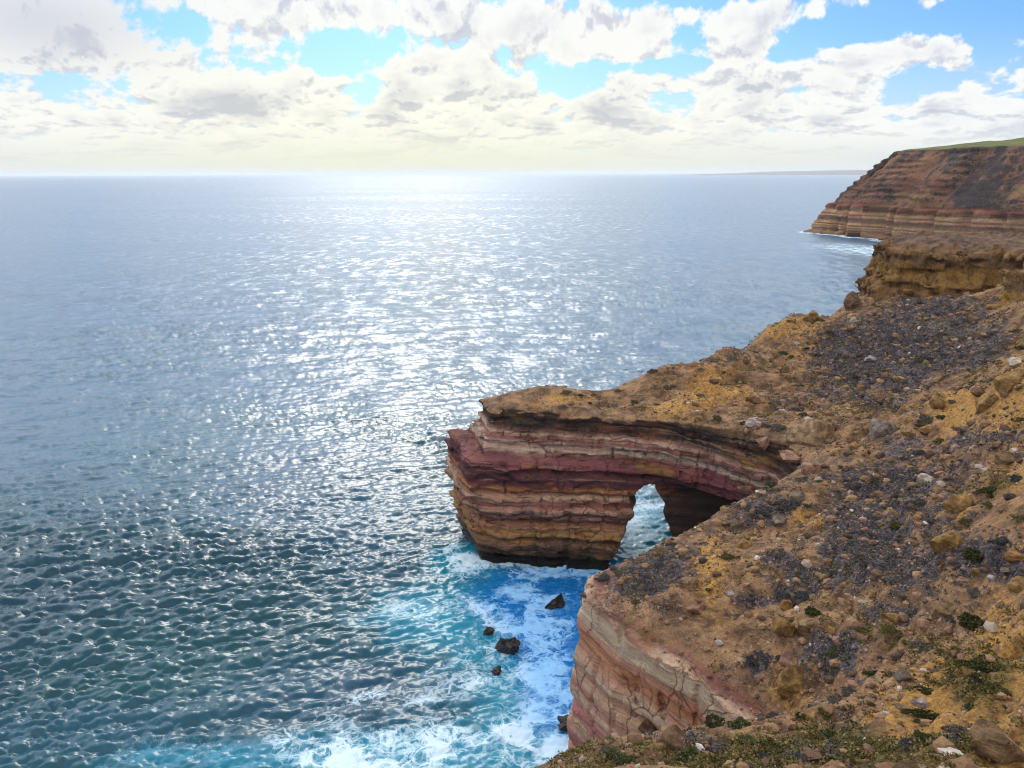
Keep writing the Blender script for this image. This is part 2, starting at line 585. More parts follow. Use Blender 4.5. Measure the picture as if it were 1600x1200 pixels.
GREEN = [(1540, 960, 60, 30, .4), (1480, 900, 60, 30, .3), (1300, 1080, 60, 24, .3), (1250, 1180, 160, 24, .6), (1420, 1185, 140, 22, .6), (980, 1185, 60, 14, .5), (1480, 1060, 60, 30, .4), (1390, 1010, 60, 30, .4), (1540, 1060, 60, 40, .8), (1440, 1000, 80, 40, .5), (1100, 1190, 60, 20, .9), (1200, 1175, 60, 20, .7), (1350, 640, 60, 20, .4), (1330, 610, 50, 20, .3), (1500, 520, 60, 20, .3),
         (1300, 1160, 100, 25, .6), (1150, 600, 30, 20, .3), (1560, 760, 30, 30, .5), (1440, 1160, 100, 30, .5), (1180, 580, 50, 20, .35)]


def masks(X, Y):
    a, b = X * .9 + Y * .35, -X * .35 + Y * .93
    n = fbm(a / 16, b / 5.5, None, 4, 61)
    n2 = fbm(X / 2.4, Y / 2.4, None, 3, 71)
    sc = soft_blobs(X, Y, SCREE) * 1.15 + .38 * n + .22 * n2 + .03
    oc = soft_blobs(X, Y, OCHRE) + .32 * fbm(a / 13, b / 6, None, 4, 81) + .12 * n2
    gr = soft_blobs(X, Y, GREEN) + .30 * fbm(X / 7, Y / 7, None, 4, 91)
    return np.clip(sc, 0, 1), np.clip(oc, 0, 1), np.clip(gr, 0, 1)


# ------------------------------------------------------------------ materials of the land
def soil_colour(s, P):
    """ground of weathered rock: brown scree, ochre sand, dark stone bands, pale chips. returns colour, height"""
    scree, ochre, green = s.attr('scree'), s.attr('ochre'), s.attr('green')
    n = s.noise(P, 0.35, 8, 0.65)
    n2 = s.noise(P, 2.2, 6, 0.7)
    nb = s.noise(P, 0.9, 5, 0.62, .4)
    c = s.mix(s.step(n, .36, .66), (0.090, 0.054, 0.034), (0.335, 0.200, 0.105))
    c = s.mix(s.math('MULTIPLY', s.step(nb, .5, .7), .6), c, (0.25, 0.125, 0.070))
    oc = s.math('MULTIPLY', s.step(s.math('ADD', ochre, s.math('MULTIPLY', s.math('SUBTRACT', s.noise(P, .55, 8, .7), .5), 1.9)), .30, .85), .85)
    c = s.mix(oc, c, s.mix(s.step(n2, .35, .65), (0.25, 0.125, 0.032), (0.50, 0.285, 0.080)))
    sc = s.step(s.math('ADD', scree, s.math('MULTIPLY', s.math('SUBTRACT', s.noise(P, .8, 8, .74), .5), 2.0)), .30, .62)
    c = s.mix(sc, c, s.mix(s.step(n2, .38, .62), (0.030, 0.027, 0.036), (0.135, 0.110, 0.115)))
    gr = s.math('MULTIPLY', s.step(s.math('ADD', green, s.math('MULTIPLY', s.math('SUBTRACT', n2, .5), 1.4)), .35, .75), .7)
    c = s.mix(gr, c, (0.085, 0.078, 0.028))
    # chips and small stones
    for sc_, lo, seedv, amt in ((1.6, .80, 0.0, .8), (3.4, .72, 7.7, .75)):
        Pv = s.vmath('ADD', P, (seedv, seedv * 2, 0))
        vd = s.voronoi(Pv, sc_)
        vc = s.voronoi(Pv, sc_, 'F1', 'Color')
        r, g, b = s.xyz(vc)
        on = s.math('MULTIPLY', s.step(r, lo, lo + .02), s.step(vd, .34, .26))
        pale = s.mix(g, (0.16, 0.095, 0.055), s.mix(b, (0.46, 0.36, 0.27), (0.36, 0.30, 0.29)))
        c = s.mix(s.math('MULTIPLY', on, amt), c, pale)
        dk = s.math('MULTIPLY', s.step(g, .80, .82), s.step(vd, .42, .22))
        c = s.mix(s.math('MULTIPLY', dk, .55), c, (0.040, 0.030, 0.026))
    fine = s.noise(P, 5.5, 6, .8)
    c = s.mix(1.0, c, s.ramp(fine, [(0.28, (.42, .42, .44)), (.48, (.98, .98, .98)), (.72, (1.7, 1.65, 1.55))]), 'MULTIPLY')
    vs = s.voronoi(P, 1.6)
    hgt = s.math('ADD', s.math('MULTIPLY', n2, .9), s.math('ADD', s.math('MULTIPLY', fine, .45), s.math('MULTIPLY', vs, -.45)))
    return c, hgt


def make_soil():
    m, s = material('weathered_slope')
    P = s.pos()
    c, hgt = soil_colour(s, P)
    s.principled(c, 0.95, s.bump(hgt, .9, .34), .15)
    return m


RED_BANDS = [(-2, (0.012, 0.01, 0.01)), (1.8, (0.018, 0.014, 0.012)), (3.0, (0.06, 0.038, 0.026)), (4.5, (0.14, 0.085, 0.05)), (6.0, (0.18, 0.095, 0.05)), (7.0, (0.22, 0.135, 0.045)), (8.6, (0.23, 0.115, 0.075)), (9.4, (0.12, 0.055, 0.042)), (10.2, (0.27, 0.135, 0.1)), (11.0, (0.14, 0.062, 0.048)), (11.8, (0.29, 0.18, 0.13)), (12.6, (0.17, 0.068, 0.058)), (13.4, (0.26, 0.14, 0.1)), (14.2, (0.33, 0.23, 0.16)), (14.9, (0.15, 0.06, 0.048)), (15.6, (0.3, 0.135, 0.048)), (16.3, (0.1, 0.032, 0.036)), (17.4, (0.06, 0.024, 0.032)), (18.8, (0.085, 0.03, 0.038)), (20.0, (0.13, 0.045, 0.052)), (21.5, (0.13, 0.055, 0.055)), (22.1, (0.36, 0.29, 0.24)), (22.9, (0.25, 0.16, 0.13)), (23.3, (0.33, 0.27, 0.22)), (23.8, (0.14, 0.06, 0.058)), (24.3, (0.31, 0.16, 0.13)), (24.9, (0.37, 0.26, 0.2)), (25.4, (0.13, 0.06, 0.05)), (25.9, (0.035, 0.026, 0.022)), (28.9, (0.028, 0.02, 0.018)), (29.5, (0.1, 0.06, 0.035)), (34, (0.2, 0.12, 0.06))]
TAN_BANDS = [(-2, (.03, .02, .018)), (2, (.07, .045, .03)), (4, (.30, .15, .12)), (6, (.36, .17, .15)), (8, (.42, .27, .20)), (9.5, (.33, .14, .13)), (11, (.37, .16, .15)), (12.2, (.48, .34, .25)), (13.2, (.34, .15, .14)),
             (14.6, (.38, .17, .15)), (15.8, (.50, .38, .28)), (17, (.40, .20, .16)), (18.2, (.48, .35, .26)), (19.2, (.30, .17, .12)), (20.2, (.50, .38, .28)), (21.4, (.36, .17, .11)), (22.6, (.40, .20, .10)),
             (23.8, (.37, .17, .12)), (25, (.50, .40, .29)), (26.2, (.54, .45, .34)), (26.9, (.36, .24, .17)), (27.3, (.13, .055, .045)), (28, (.17, .085, .05)), (34, (.2, .12, .07))]


def strata(name, bands, wall=None, crack=1.0, top_z=27.2):
    m, s = material(name)
    P = s.pos()
    x, y, z = s.xyz(P)
    big = s.noise(P, .09, 3, .5)
    warp = s.math('MULTIPLY', s.math('SUBTRACT', big, .5), 1.6)
    wav = s.math('MULTIPLY', s.math('SUBTRACT', s.noise(s.mapping(P, (1, 1, 2.5)), .5, 5, .6), .5), 1.1)
    zz = s.math('ADD', z, s.math('ADD', warp, wav))
    z0, z1 = bands[0][0], bands[-1][0]
    f = s.math('DIVIDE', s.math('SUBTRACT', zz, z0), z1 - z0)
    kb = 1.55 if bands is RED_BANDS else 1.45
    c = s.ramp(f, [((p - z0) / (z1 - z0), tuple(q * min(kb, .60 / max(cc)) for q in cc)) for p, cc in bands])
    # thin laminae
    lam = s.noise(s.mapping(s.comb(x, y, zz), (.06, .06, 2.6)), 1.0, 6, .7)
    c = s.mix(.6 if bands is TAN_BANDS else 1.0, c, s.ramp(lam, [(.28, (.42, .40, .42)), (.45, (.92, .90, .90)), (.58, (1.10, 1.06, 1.02)), (.74, (1.5, 1.38, 1.25))]), 'MULTIPLY')
    lam2 = s.noise(s.mapping(s.comb(x, y, s.math('ADD', zz, 31.0)), (.045, .045, 1.25)), 1.0, 4, .62)
    c = s.mix(s.math('MULTIPLY', s.step(lam2, .56, .64), .55), c, (.40, .30, .22) if bands is TAN_BANDS else (.33, .225, .165))
    c = s.mix(s.math('MULTIPLY', s.step(lam2, .42, .35), .6), c, (.33, .16, .12) if bands is TAN_BANDS else (.155, .060, .046))
    bed = s.step(s.math('ABSOLUTE', s.math('SUBTRACT', s.noise(s.mapping(s.comb(x, y, zz), (.05, .05, 1.7), (0, 0, 7)), 1.0, 3, .6), .5)), .018, .004)
    bed = s.math('MULTIPLY', bed, s.step(s.noise(P, .22, 3, .6), .42, .56))
    c = s.mix(s.math('MULTIPLY', bed, .35 if bands is TAN_BANDS else .8), c, (.045, .026, .024))
    # lateral colour changes, iron and lichen stains
    lat = s.noise(s.mapping(P, (.14, .14, .5)), 1.0, 5, .6)
    c = s.mix(s.math('MULTIPLY', s.step(lat, .52, .70), .5), c, (.30, .105, .055))
    lat2 = s.noise(s.mapping(P, (.10, .10, .30), (9, 4, 2)), 1.0, 5, .6)
    c = s.mix(s.math('MULTIPLY', s.step(lat2, .58, .72), .65 if bands is RED_BANDS else .3), c, (.30, .17, .035))
    st = s.noise(s.mapping(P, (.9, .9, .07), (3, 1, 5)), 1.0, 5, .65)
    c = s.mix(s.math('MULTIPLY', s.step(st, .56, .72), .7 if bands is RED_BANDS else .25), c, (.030, .022, .022))
    # joints: roughly upright cracks
    jw = s.vmath('ADD', P, s.vmath('MULTIPLY', s.noise(P, .5, 4, .6, out=1), (1.6, 1.6, 1.0)))
    jd = s.voronoi(s.mapping(jw, (.30, .30, .09) if bands is TAN_BANDS else (.34, .34, .20)), 1.0, 'DISTANCE_TO_EDGE')
    jn = s.step(s.noise(P, .16, 2, .5), .42, .60)
    crk = s.math('MULTIPLY', s.math('MULTIPLY', s.step(jd, .022, .004), jn), crack)
    c = s.mix(s.math('MULTIPLY', crk, .45 if bands is TAN_BANDS else .75), c, (.06, .038, .03))
    gr = s.noise(P, 4.0, 5, .75)
    c = s.mix(1.0, c, s.ramp(gr, [(.25, (.68, .68, .68)), (.5, (1, 1, 1)), (.75, (1.28, 1.27, 1.25))]), 'MULTIPLY')
    # painted cave shade over black wet seepage, then the wet, weedy foot
    seep_shade = s.math('MULTIPLY', s.step(s.math('ADD', z, s.math('MULTIPLY', s.math('SUBTRACT', lat, .5), 9.0)), 17.6, 15.4), s.attr('seep_shade'))
    c = s.mix(s.math('MULTIPLY', seep_shade, .92), c, (.016, .013, .012))
    wet = s.step(s.math('ADD', z, s.math('MULTIPLY', s.math('SUBTRACT', big, .5), 5.0)), 3.4, 1.2)
    c = s.mix(wet, c, (.010, .009, .009))
    # soil on top
    nz = s.xyz(s.n('ShaderNodeNewGeometry').outputs['Normal'])[2]
    sc, sh = soil_colour(s, P)
    top = s.math('MULTIPLY', s.step(s.math('ADD', nz, s.math('MULTIPLY', s.math('SUBTRACT', gr, .5), .5)), .42, .62), s.step(z, top_z, top_z + 1.1))
    c = s.mix(top, c, sc)
    lamh = s.noise(s.mapping(s.comb(x, y, zz), (.16, .16, 3.0)), 1.0, 6, .72)
    hgt = s.math('ADD', s.math('MULTIPLY', lamh, 1.3), s.math('ADD', s.math('MULTIPLY', gr, .35), s.math('MULTIPLY', s.math('ADD', s.math('ADD', crk, s.math('MULTIPLY', bed, .8)), s.math('MULTIPLY', s.step(jd, .10, 0.0), .3)), -.8)))
    hgt = s.fmix(top, hgt, sh)
    rough = s.fmix(wet, .9, .35)
    s.principled(c, rough, s.bump(hgt, .95, .42), .25)
    return m


M_SOIL = make_soil()
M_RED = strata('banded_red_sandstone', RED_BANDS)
M_TAN = strata('banded_pale_sandstone', TAN_BANDS, crack=1.0)


def land_attrs(V):
    sc, oc, gr = masks(V[:, 0].astype(float), V[:, 1].astype(float))
    seep_shade = sstep(V[:, 0], 24.8, 27.5) * sstep(V[:, 1], 99, 104) * sstep(V[:, 1], 133, 129)  # cove recess: wet black rock with its shade painted in
    return {'scree': sc, 'ochre': oc, 'green': gr, 'seep_shade': seep_shade}


# ------------------------------------------------------------------ slope (height field, inland of the rim)
def build_slope():
    keep = GD < -2.2
    bl = poly_sd(GXX, GYY, BLUFF)
    keep &= bl > -5
    nx, ny = len(gx), len(gy)
    I = np.arange(nx * ny).reshape(nx, ny)
    k4 = keep[:-1, :-1] & keep[1:, :-1] & keep[1:, 1:] & keep[:-1, 1:]
    q = np.stack([I[:-1, :-1][k4], I[1:, :-1][k4], I[1:, 1:][k4], I[:-1, 1:][k4]], 1)
    V = np.stack([GXX, GYY, GH], -1).reshape(-1, 3)
    V, q, _ = compact(V, q)
    return add('slope', new_mesh('slope', V, q, M_SOIL, True, land_attrs(V)), kind='structure')


slope = build_slope()

# ------------------------------------------------------------------ sea cliffs and the natural bridge (volume)
LAYER_Z = np.arange(-6, 60, .1)


def layer_profile(seed, lo=.35, hi=1.3, amp=.42):
    r = np.random.default_rng(seed)
    out = np.zeros(len(LAYER_Z)); z = -6.0
    while z < 60:
        t = r.uniform(lo, hi)
        out[(LAYER_Z >= z) & (LAYER_Z < z + t)] = r.uniform(-1, 1) * amp
        z += t
    k = np.array([.25, .5, .25])
    return np.convolve(out, k, 'same')


LAY_A, LAY_B = layer_profile(3, .35, 1.3, .85), layer_profile(5, .8, 2.6, .38)
BR_Z = [-3, 1.6, 2.6, 4.5, 10.0, 11.2, 12.6, 14.2, 14.8, 15.8, 19.6, 20.6, 20.9, 23.6, 23.9, 25.4, 25.7, 28.2, 29.0, 40]
BR_O = [3.2, 3.4, 4.3, 4.3, 4.7, 5.7, 6.6, 6.6, 5.8, 5.8, 6.0, 5.7, 3.2, 2.3, 1.0, .6, .1, .2, -.1, -.3]
HOLE = [(-8.6, -4), (-7.0, 1), (-5.4, 4.5), (-3.9, 7.4), (-2.7, 11.5), (-3.9, 14.6), (-1.8, 16.6), (0.2, 18.6), (2.1, 15.0), (2.7, 11), (4.2, 7), (6.6, 1), (8, -4)]


def build_cliffs():
    h = .29
    xs = np.arange(-15.5, 50, h); ys = np.arange(28, 158, h); zs = np.arange(-2.2, 39, h)
    X2, Y2 = np.meshgrid(xs, ys, indexing='ij')
    D = poly_sd(X2, Y2, LAND)
    H = h_land(X2, Y2, D)
    F = np.empty((len(xs), len(ys), len(zs)), np.float32)
    # the seaward end of the bridge is a squared block: straight faces meeting in corners
    Dm = np.maximum.reduce([-.235 * (X2 + 4) - .972 * (Y2 - 137.2), -.96 * (X2 + 3.7) - .28 * (Y2 - 139), -.05 * (X2 - 4) + .999 * (Y2 - 146)])
    wm = sstep(X2, 11, 3) * sstep(Y2, 120, 126)
    D = D * (1 - wm) + Dm * wm
    lz = np.interp(zs, BR_Z, BR_O)
    wbr = np.interp(X2, [-1, 3, 12, 22, 27], [1, .9, .6, .32, .15]) * sstep(Y2, 118, 126)
    cream = sstep(Y2, 99, 94) * sstep(Y2, 50, 53)
    hump = sstep(Y2, 52, 48.5)
    cove = sstep(X2, 25.5, 29) * sstep(Y2, 100, 105) * sstep(Y2, 131, 127)
    la = np.interp(zs, LAYER_Z, LAY_A); lb = np.interp(zs, LAYER_Z, LAY_B)
    cz = np.interp(zs, [-3, 0, 5, 11, 16, 22, 25.5, 26.5, 28], [-1.5, -.5, .4, 1.0, 1.2, .5, .3, .4, 0])
    uz = np.interp(zs, [-3, 13, 16.2, 18.2, 40], [-9.5, -9.0, -7.5, 0, 0])
    n_h = fbm(X2 / 9, Y2 / 9, None, 3, 101)
    for k, z in enumerate(zs):
        wv = .5 * n_h
        off = wbr * lz[k] + cream * cz[k] + cove * uz[k] + hump * (np.maximum(H - z, 0) * .42)
        lay = np.interp(z + wv.ravel() * 1.2, LAYER_Z, LAY_A).reshape(X2.shape) * (1 - .6 * cream) + np.interp(z + wv.ravel() * 1.6, LAYER_Z, LAY_B).reshape(X2.shape) * (1 - .6 * cream)
        F[:, :, k] = D - off - lay * (1 - hump * .6) * np.interp(z, [24.5, 26], [1, .3])
    # rock-scale unevenness, only near the surface
    near = np.argwhere(np.abs(F) < 4.5)
    px, py, pz = xs[near[:, 0]], ys[near[:, 1]], zs[near[:, 2]]
    cm = cream[near[:, 0], near[:, 1]]
    d = .75 * fbm(px / 6.5, py / 6.5, pz / 9, 3, 111) + (.34 - .14 * cm) * fbm(px / 1.7, py / 1.7, pz / 1.1, 3, 121)
    joint = fbm(px / 3.0, py / 3.0, pz / 16, 2, 131, ridged=True)
    d += .8 * sstep(joint, .62, .95)
    lay_i = np.floor(pz / 1.15 + .35 * fbm(px / 8, py / 8, None, 2, 151))
    sx = px * .93 + py * .37 + 1.2 * vnoise(px / 3, py / 3, pz / 3, 152)
    b1 = _h(np.floor(sx / 2.3 + lay_i * .618).astype(np.int64) & 0xFFFFFFFF, lay_i.astype(np.int64) & 0xFFFFFFFF, np.zeros(len(px), np.int64), 153)
    b2 = _h(np.floor(sx / 4.7 + lay_i * .31).astype(np.int64) & 0xFFFFFFFF, np.floor(lay_i / 2).astype(np.int64) & 0xFFFFFFFF, np.ones(len(px), np.int64), 154)
    d += (1 - .75 * cm) * (.34 * b1 + .42 * b2)
    F[near[:, 0], near[:, 1], near[:, 2]] += d
    # keep the volume under the ground surface
    for k, z in enumerate(zs):
        F[:, :, k] = np.maximum(F[:, :, k], (z - H) * .8)
    # the arch opening
    T = (X2 - 24.5) * .985 - (Y2 - 131) * .17
    T = T / (1 + np.clip((Y2 - 133) / 20, 0, 1) * .55)
    sel = (np.abs(T) < 11) & (Y2 > 119.5) & (Y2 < 157.9)
    ii = np.argwhere(sel)
    tt = T[ii[:, 0], ii[:, 1]]
    xx, yy = xs[ii[:, 0]], ys[ii[:, 1]]
    for k, z in enumerate(zs):
        if z > 21:
            break
        wob = 1.0 * fbm(xx / 4, yy / 4, np.full(len(xx), z / 3), 3, 141) + .35 * np.interp(z, LAYER_Z, LAY_A)
        hd = poly_sd(tt, np.full(len(tt), z), HOLE) + wob
        F[ii[:, 0], ii[:, 1], k] = np.maximum(F[ii[:, 0], ii[:, 1], k], -hd)
    F[:, :, 0] = 1.0
    V, Q = surface_nets(F, (xs[0], ys[0], zs[0]), h)
    Q = drop_bits(len(V), Q, 6000)
    cen = V[Q].mean(1)
    dd = g_sample(GD, cen[:, 0], cen[:, 1])
    hh = g_sample(GH, cen[:, 0], cen[:, 1])
    inland = (dd < -3.4) & (np.abs(cen[:, 2] - hh) < 1.5)
    edge = (cen[:, 0] > 48.5) | (cen[:, 1] > 156.8) | (cen[:, 1] < 29.2)
    ok = ~inland & ~edge & (cen[:, 2] > -1.7)
    Q, cen = Q[ok], cen[ok]
    is_arch = (cen[:, 1] > 117) & (cen[:, 0] - (cen[:, 1] - 131) * .17 < 31.0)
    is_near = cen[:, 1] < 99
    for nm, sel, mat, props in (
            ('rock_arch', is_arch, M_RED, dict(label='natural rock bridge of banded red and purple sandstone standing in the sea', category='rock arch')),
            ('cliff', ~is_arch & ~is_near, M_RED, dict(kind='structure', label='banded cliff wall above the dark cave beside the rock arch', category='cliff')),
            ('cliff', is_near, M_TAN, dict(kind='structure', label='cream and pink cracked cliff face below the near scree slope', category='cliff'))):
        v, q, _ = compact(V, Q[sel])
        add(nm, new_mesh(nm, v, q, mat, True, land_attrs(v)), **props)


build_cliffs()

# ------------------------------------------------------------------ upper bluff
def build_bluff():
    h = .42
    xs = np.arange(80, 132, h); ys = np.arange(96, 232, h); zs = np.arange(30, 66, h)
    X2, Y2 = np.meshgrid(xs, ys, indexing='ij')
    D = poly_sd(X2, Y2, BLUFF)
    top = 53.2 + .9 * sstep(D, -2, -9) - .02 * np.maximum(Y2 - 195, 0) + 1.0 * fbm(X2 / 8, Y2 / 8, None, 4, 211) + .9 * fbm(X2 / 2, Y2 / 2, None, 3, 215, .65) + .9 * np.maximum(fbm(X2 / 3.2, Y2 / 3.2, None, 2, 217, ridged=True), 0) - 1.2 * sstep(D, -5, -.5)
    top -= 4.0 * sstep(Y2, 178, 150) * sstep(X2, 110, 96) * 0
    top = top + .55 * _h(np.floor(X2 / 1.9 + .5 * vnoise(X2 / 2, Y2 / 2)).astype(np.int64) & 0xFFFFFFFF, np.floor(Y2 / 2.3 + .5 * vnoise(X2 / 2 + 9, Y2 / 2)).astype(np.int64) & 0xFFFFFFFF, np.zeros(X2.shape, np.int64), 219) * sstep(D, -9, -1)
    F = np.empty((len(xs), len(ys), len(zs)), np.float32)
    la = layer_profile(23, .7, 2.2, .75)
    wv = 1.4 * fbm(X2 / 10, Y2 / 10, None, 3, 221)
    prof = np.interp(zs, [30, 41, 45, 47, 50, 52.5, 54, 60], [3.0, 2.2, .9, .2, .0, .3, -.4, -3.0])
    for k, z in enumerate(zs):
        F[:, :, k] = D - prof[k] - np.interp(z + wv.ravel(), LAYER_Z, la).reshape(X2.shape)
    nr = np.argwhere(np.abs(F) < 9)
    px, py, pz = xs[nr[:, 0]], ys[nr[:, 1]], zs[nr[:, 2]]
    d = 2.3 * fbm(px / 7, py / 7, pz / 11, 3, 231) + 1.15 * fbm(px / 2.4, py / 2.4, pz / 2.2, 3, 241) + 1.3 * fbm(px / 1.6, py / 1.6, pz / 1.9, 2, 245) + .9 * fbm(px / 3.6, py / 3.6, pz / 4, 2, 247) + 1.6 * sstep(fbm(px / 4.5, py / 4.5, pz / 16, 2, 251, ridged=True), .45, .9)
    lay_i = np.floor(pz / 1.7 + .4 * fbm(px / 8, py / 8, None, 2, 261))
    zero = np.zeros(len(px), np.int64)
    for cell, amp, sdx in ((2.1, .55, 263), (4.6, .8, 264)):
        ca = np.floor((px * .9 - py * .4 + vnoise(px / 3, py / 3, pz / 3, 265)) / cell + lay_i * .618).astype(np.int64) & 0xFFFFFFFF
        cb = np.floor((px * .4 + py * .9) / cell / 1.3).astype(np.int64) & 0xFFFFFFFF
        d += amp * _h(ca, lay_i.astype(np.int64) & 0xFFFFFFFF, cb, sdx)
    F[nr[:, 0], nr[:, 1], nr[:, 2]] += d
    for k, z in enumerate(zs):
        F[:, :, k] = np.maximum(F[:, :, k], z - top)
    V, Q = surface_nets(F, (xs[0], ys[0], zs[0]), h)
    Q = drop_bits(len(V), Q, 6000)
    c = V[Q].mean(1)
    Q = Q[c[:, 2] > 30.8]
    V, Q, _ = compact(V, Q)
    m, s = material('ochre_limestone')
    P = s.pos()
    x, y, z = s.xyz(P)
    n = s.noise(P, .22, 5, .6)
    zz = s.math('ADD', z, s.math('MULTIPLY', s.math('SUBTRACT', n, .5), 7.0))
    f = s.math('DIVIDE', s.math('SUBTRACT', zz, 38.0), 22.0)
    c = s.ramp(f, [(0, (.16, .092, .050)), (.25, (.23, .13, .060)), (.42, (.31, .18, .055)), (.55, (.16, .098, .058)), (.66, (.24, .14, .065)), (.74, (.12, .072, .055)), (.82, (.21, .135, .11)), (1, (.22, .15, .125))])
    st = s.noise(s.mapping(P, (.55, .55, .10)), 1.0, 6, .66)
    c = s.mix(s.math('MULTIPLY', s.step(st, .50, .62), .6), c, (.055, .036, .026))
    c = s.mix(s.math('MULTIPLY', s.step(st, .44, .34), .7), c, (.33, .20, .045))
    fine = s.noise(P, 2.6, 6, .75)
    c = s.mix(1.0, c, s.ramp(fine, [(.3, (.30, .30, .30)), (.48, (1, 1, 1)), (.7, (1.7, 1.62, 1.5))]), 'MULTIPLY')
    nz = s.xyz(s.n('ShaderNodeNewGeometry').outputs['Normal'])[2]
    sc, sh = soil_colour(s, P)
    t = s.math('MULTIPLY', s.step(nz, .55, .8), s.step(z, 52.2, 53.4))
    c = s.mix(t, c, s.mix(.5, sc, (.13, .095, .085)))
    vo = s.voronoi(P, .5)
    s.principled(c, .95, s.bump(s.math('ADD', s.math('MULTIPLY', fine, 1.1), s.math('MULTIPLY', vo, -.8)), .9, .6), .15)
    add('bluff', new_mesh('bluff', V, Q, m, True, land_attrs(V)), kind='structure', label='ochre limestone bluff above the dark scree at the upper end of the slope', category='bluff')


build_bluff()


# ------------------------------------------------------------------ far headland
def build_headland():
    coast = np.array([(520, 1065), (455, 1040), (405, 1012), (372, 985), (362, 968), (372, 950), (384, 930), (383, 905), (394, 885), (404, 868), (398, 848), (402, 826), (421, 806), (416, 786), (430, 762), (446, 742), (455, 715), (470, 690), (480, 650), (510, 600), (560, 540), (640, 480)], float)
    seg = np.hypot(*np.diff(coast, axis=0).T)
    t = np.concatenate([[0], np.cumsum(seg)])
    s = np.arange(0, t[-1], 1.6)
    cx, cy = np.interp(s, t, coast[:, 0]), np.interp(s, t, coast[:, 1])
    # inland direction: smoothed normal
    k = np.ones(61) / 61
    tx, ty = np.gradient(np.convolve(np.pad(cx, 30, 'edge'), k, 'valid')), np.gradient(np.convolve(np.pad(cy, 30, 'edge'), k, 'valid'))
    l = np.hypot(tx, ty)
    nx, ny = -ty / l, tx / l
    zs = [-2, 0, 2, 4]
    off = [-3, -1, .5, 2]
    r = np.random.default_rng(5)
    z = 4.0; o = 2.0
    while z < 33:
        st = r.uniform(1.0, 2.6)
        zs += [z + .12, z + st]; g = r.uniform(-.9, 1.0); off += [o + g, o + g + .25]; o += .12; z += st
    base_o = o + 1.5
    for i in range(1, 44):
        f = i / 43
        zs.append(33 + 57 * f ** .92); off.append(base_o + 2 + 62 * f)
    for i in range(1, 6):
        zs.append(90 + 4.2 * i / 5); off.append(base_o + 64 + 2.2 * i / 5)
    for i in range(1, 22):
        zs.append(94.2 + .085 * (i * 12)); off.append(base_o + 67 + i * 12)
    zs, off = np.array(zs), np.array(off)
    SS, ZZ = np.meshgrid(s, zs, indexing='ij')
    OO = np.broadcast_to(off, SS.shape).copy()
    slope_w = sstep(ZZ, 31, 45) * sstep(ZZ, 97, 88)
    cliff_w = sstep(ZZ, 36, 30)
    # buttresses and gullies
    gl = fbm(SS / 34, ZZ / 160, None, 3, 311)
    rg = fbm(SS / 19 + ZZ / 60, ZZ / 90, None, 3, 321, ridged=True)
    OO = OO + 10 * gl * (.35 + .65 * slope_w) - 7.5 * rg * slope_w
    blk = np.tanh(5 * fbm(SS / 12, ZZ * 0, None, 2, 331)) * 4.5 + 1.2 * fbm(SS / 5, ZZ / 6, None, 3, 341)
    OO = OO + cliff_w * blk + slope_w * (2.2 * fbm(SS / 7, ZZ / 9, None, 3, 351)) + .8 * fbm(SS / 2.5, ZZ / 2.5, None, 2, 361)
    shelf = sstep(ZZ, 4, 1.5) * np.maximum(fbm(SS / 15, ZZ * 0, None, 2, 371), -.2) * -9
    OO = OO + shelf
    OO = OO + slope_w * 1.5 * np.tanh(2.5 * np.sin(ZZ * .95 + 2.5 * fbm(SS / 40, ZZ / 30, None, 2, 395))) * sstep(fbm(SS / 45, ZZ / 35, None, 2, 397), -.25, .3)
    tipw = np.exp(-((SS - t[4]) / 32) ** 2)
    OO = OO + tipw * np.clip(ZZ - 8, 0, 40) * .62
    # a sea cave near the tip
    s_c = t[6] - 14
    OO = OO + 11 * np.exp(-((SS - s_c) / 5.5) ** 2) * sstep(ZZ, 22, 15)
    # tip drops lower
    tip = np.exp(-((s - t[4]) / 16) ** 2)
    ZN = ZZ + sstep(ZZ, 84, 93) * 2.0 * fbm(SS / 30, OO / 30, None, 3, 381)
    sg = -1.0 if ny[len(s) // 2] > 0 and nx[len(s) // 2] < 0 else 1.0
    if nx[len(s) // 2] * sg < 0:
        sg = -sg
    bl = sstep(OO, 45, 130)
    ux = nx[:, None] * sg * (1 - bl) + .96 * bl; uy = ny[:, None] * sg * (1 - bl) + .28 * bl
    ul = np.hypot(ux, uy)
    V = np.stack([cx[:, None] + ux / ul * OO, cy[:, None] + uy / ul * OO, ZN], -1)
    I = np.arange(V.shape[0] * V.shape[1]).reshape(V.shape[:2])
    q = np.stack([I[:-1, :-1], I[1:, :-1], I[1:, 1:], I[:-1, 1:]], -1).reshape(-1, 4)
    scr = np.clip(.5 + .9 * fbm(SS / 26 + ZZ / 40, ZZ / 45, None, 4, 391) + .25 * fbm(SS / 5, ZZ / 5, None, 2, 393), 0, 1)
    m, n = material('far_sandstone_headland')
    P = n.pos()
    x, y, z = n.xyz(P)
    w_ = n.math('MULTIPLY', n.math('SUBTRACT', n.noise(P, .02, 3), .5), 5.0)
    blkc = n.xyz(n.voronoi(n.mapping(P, (.045, .045, .0)), 1.0, 'F1', 'Color'))[0]
    zz = n.math('ADD', n.math('ADD', z, w_), n.math('MULTIPLY', n.math('SUBTRACT', blkc, .5), 5.5))
    lam = n.noise(n.mapping(n.comb(x, y, zz), (.006, .006, .55)), 1.0, 6, .7)
    f = n.math('DIVIDE', zz, 40.0)
    c = n.ramp(f, [(0, (.03, .022, .02)), (.05, (.07, .04, .03)), (.10, (.42, .21, .14)), (.3, (.58, .37, .22)), (.5, (.48, .25, .18)), (.66, (.60, .39, .23)), (.78, (.24, .085, .055)), (.84, (.30, .12, .07)), (.9, (.15, .055, .05)), (1, (.20, .095, .06))])
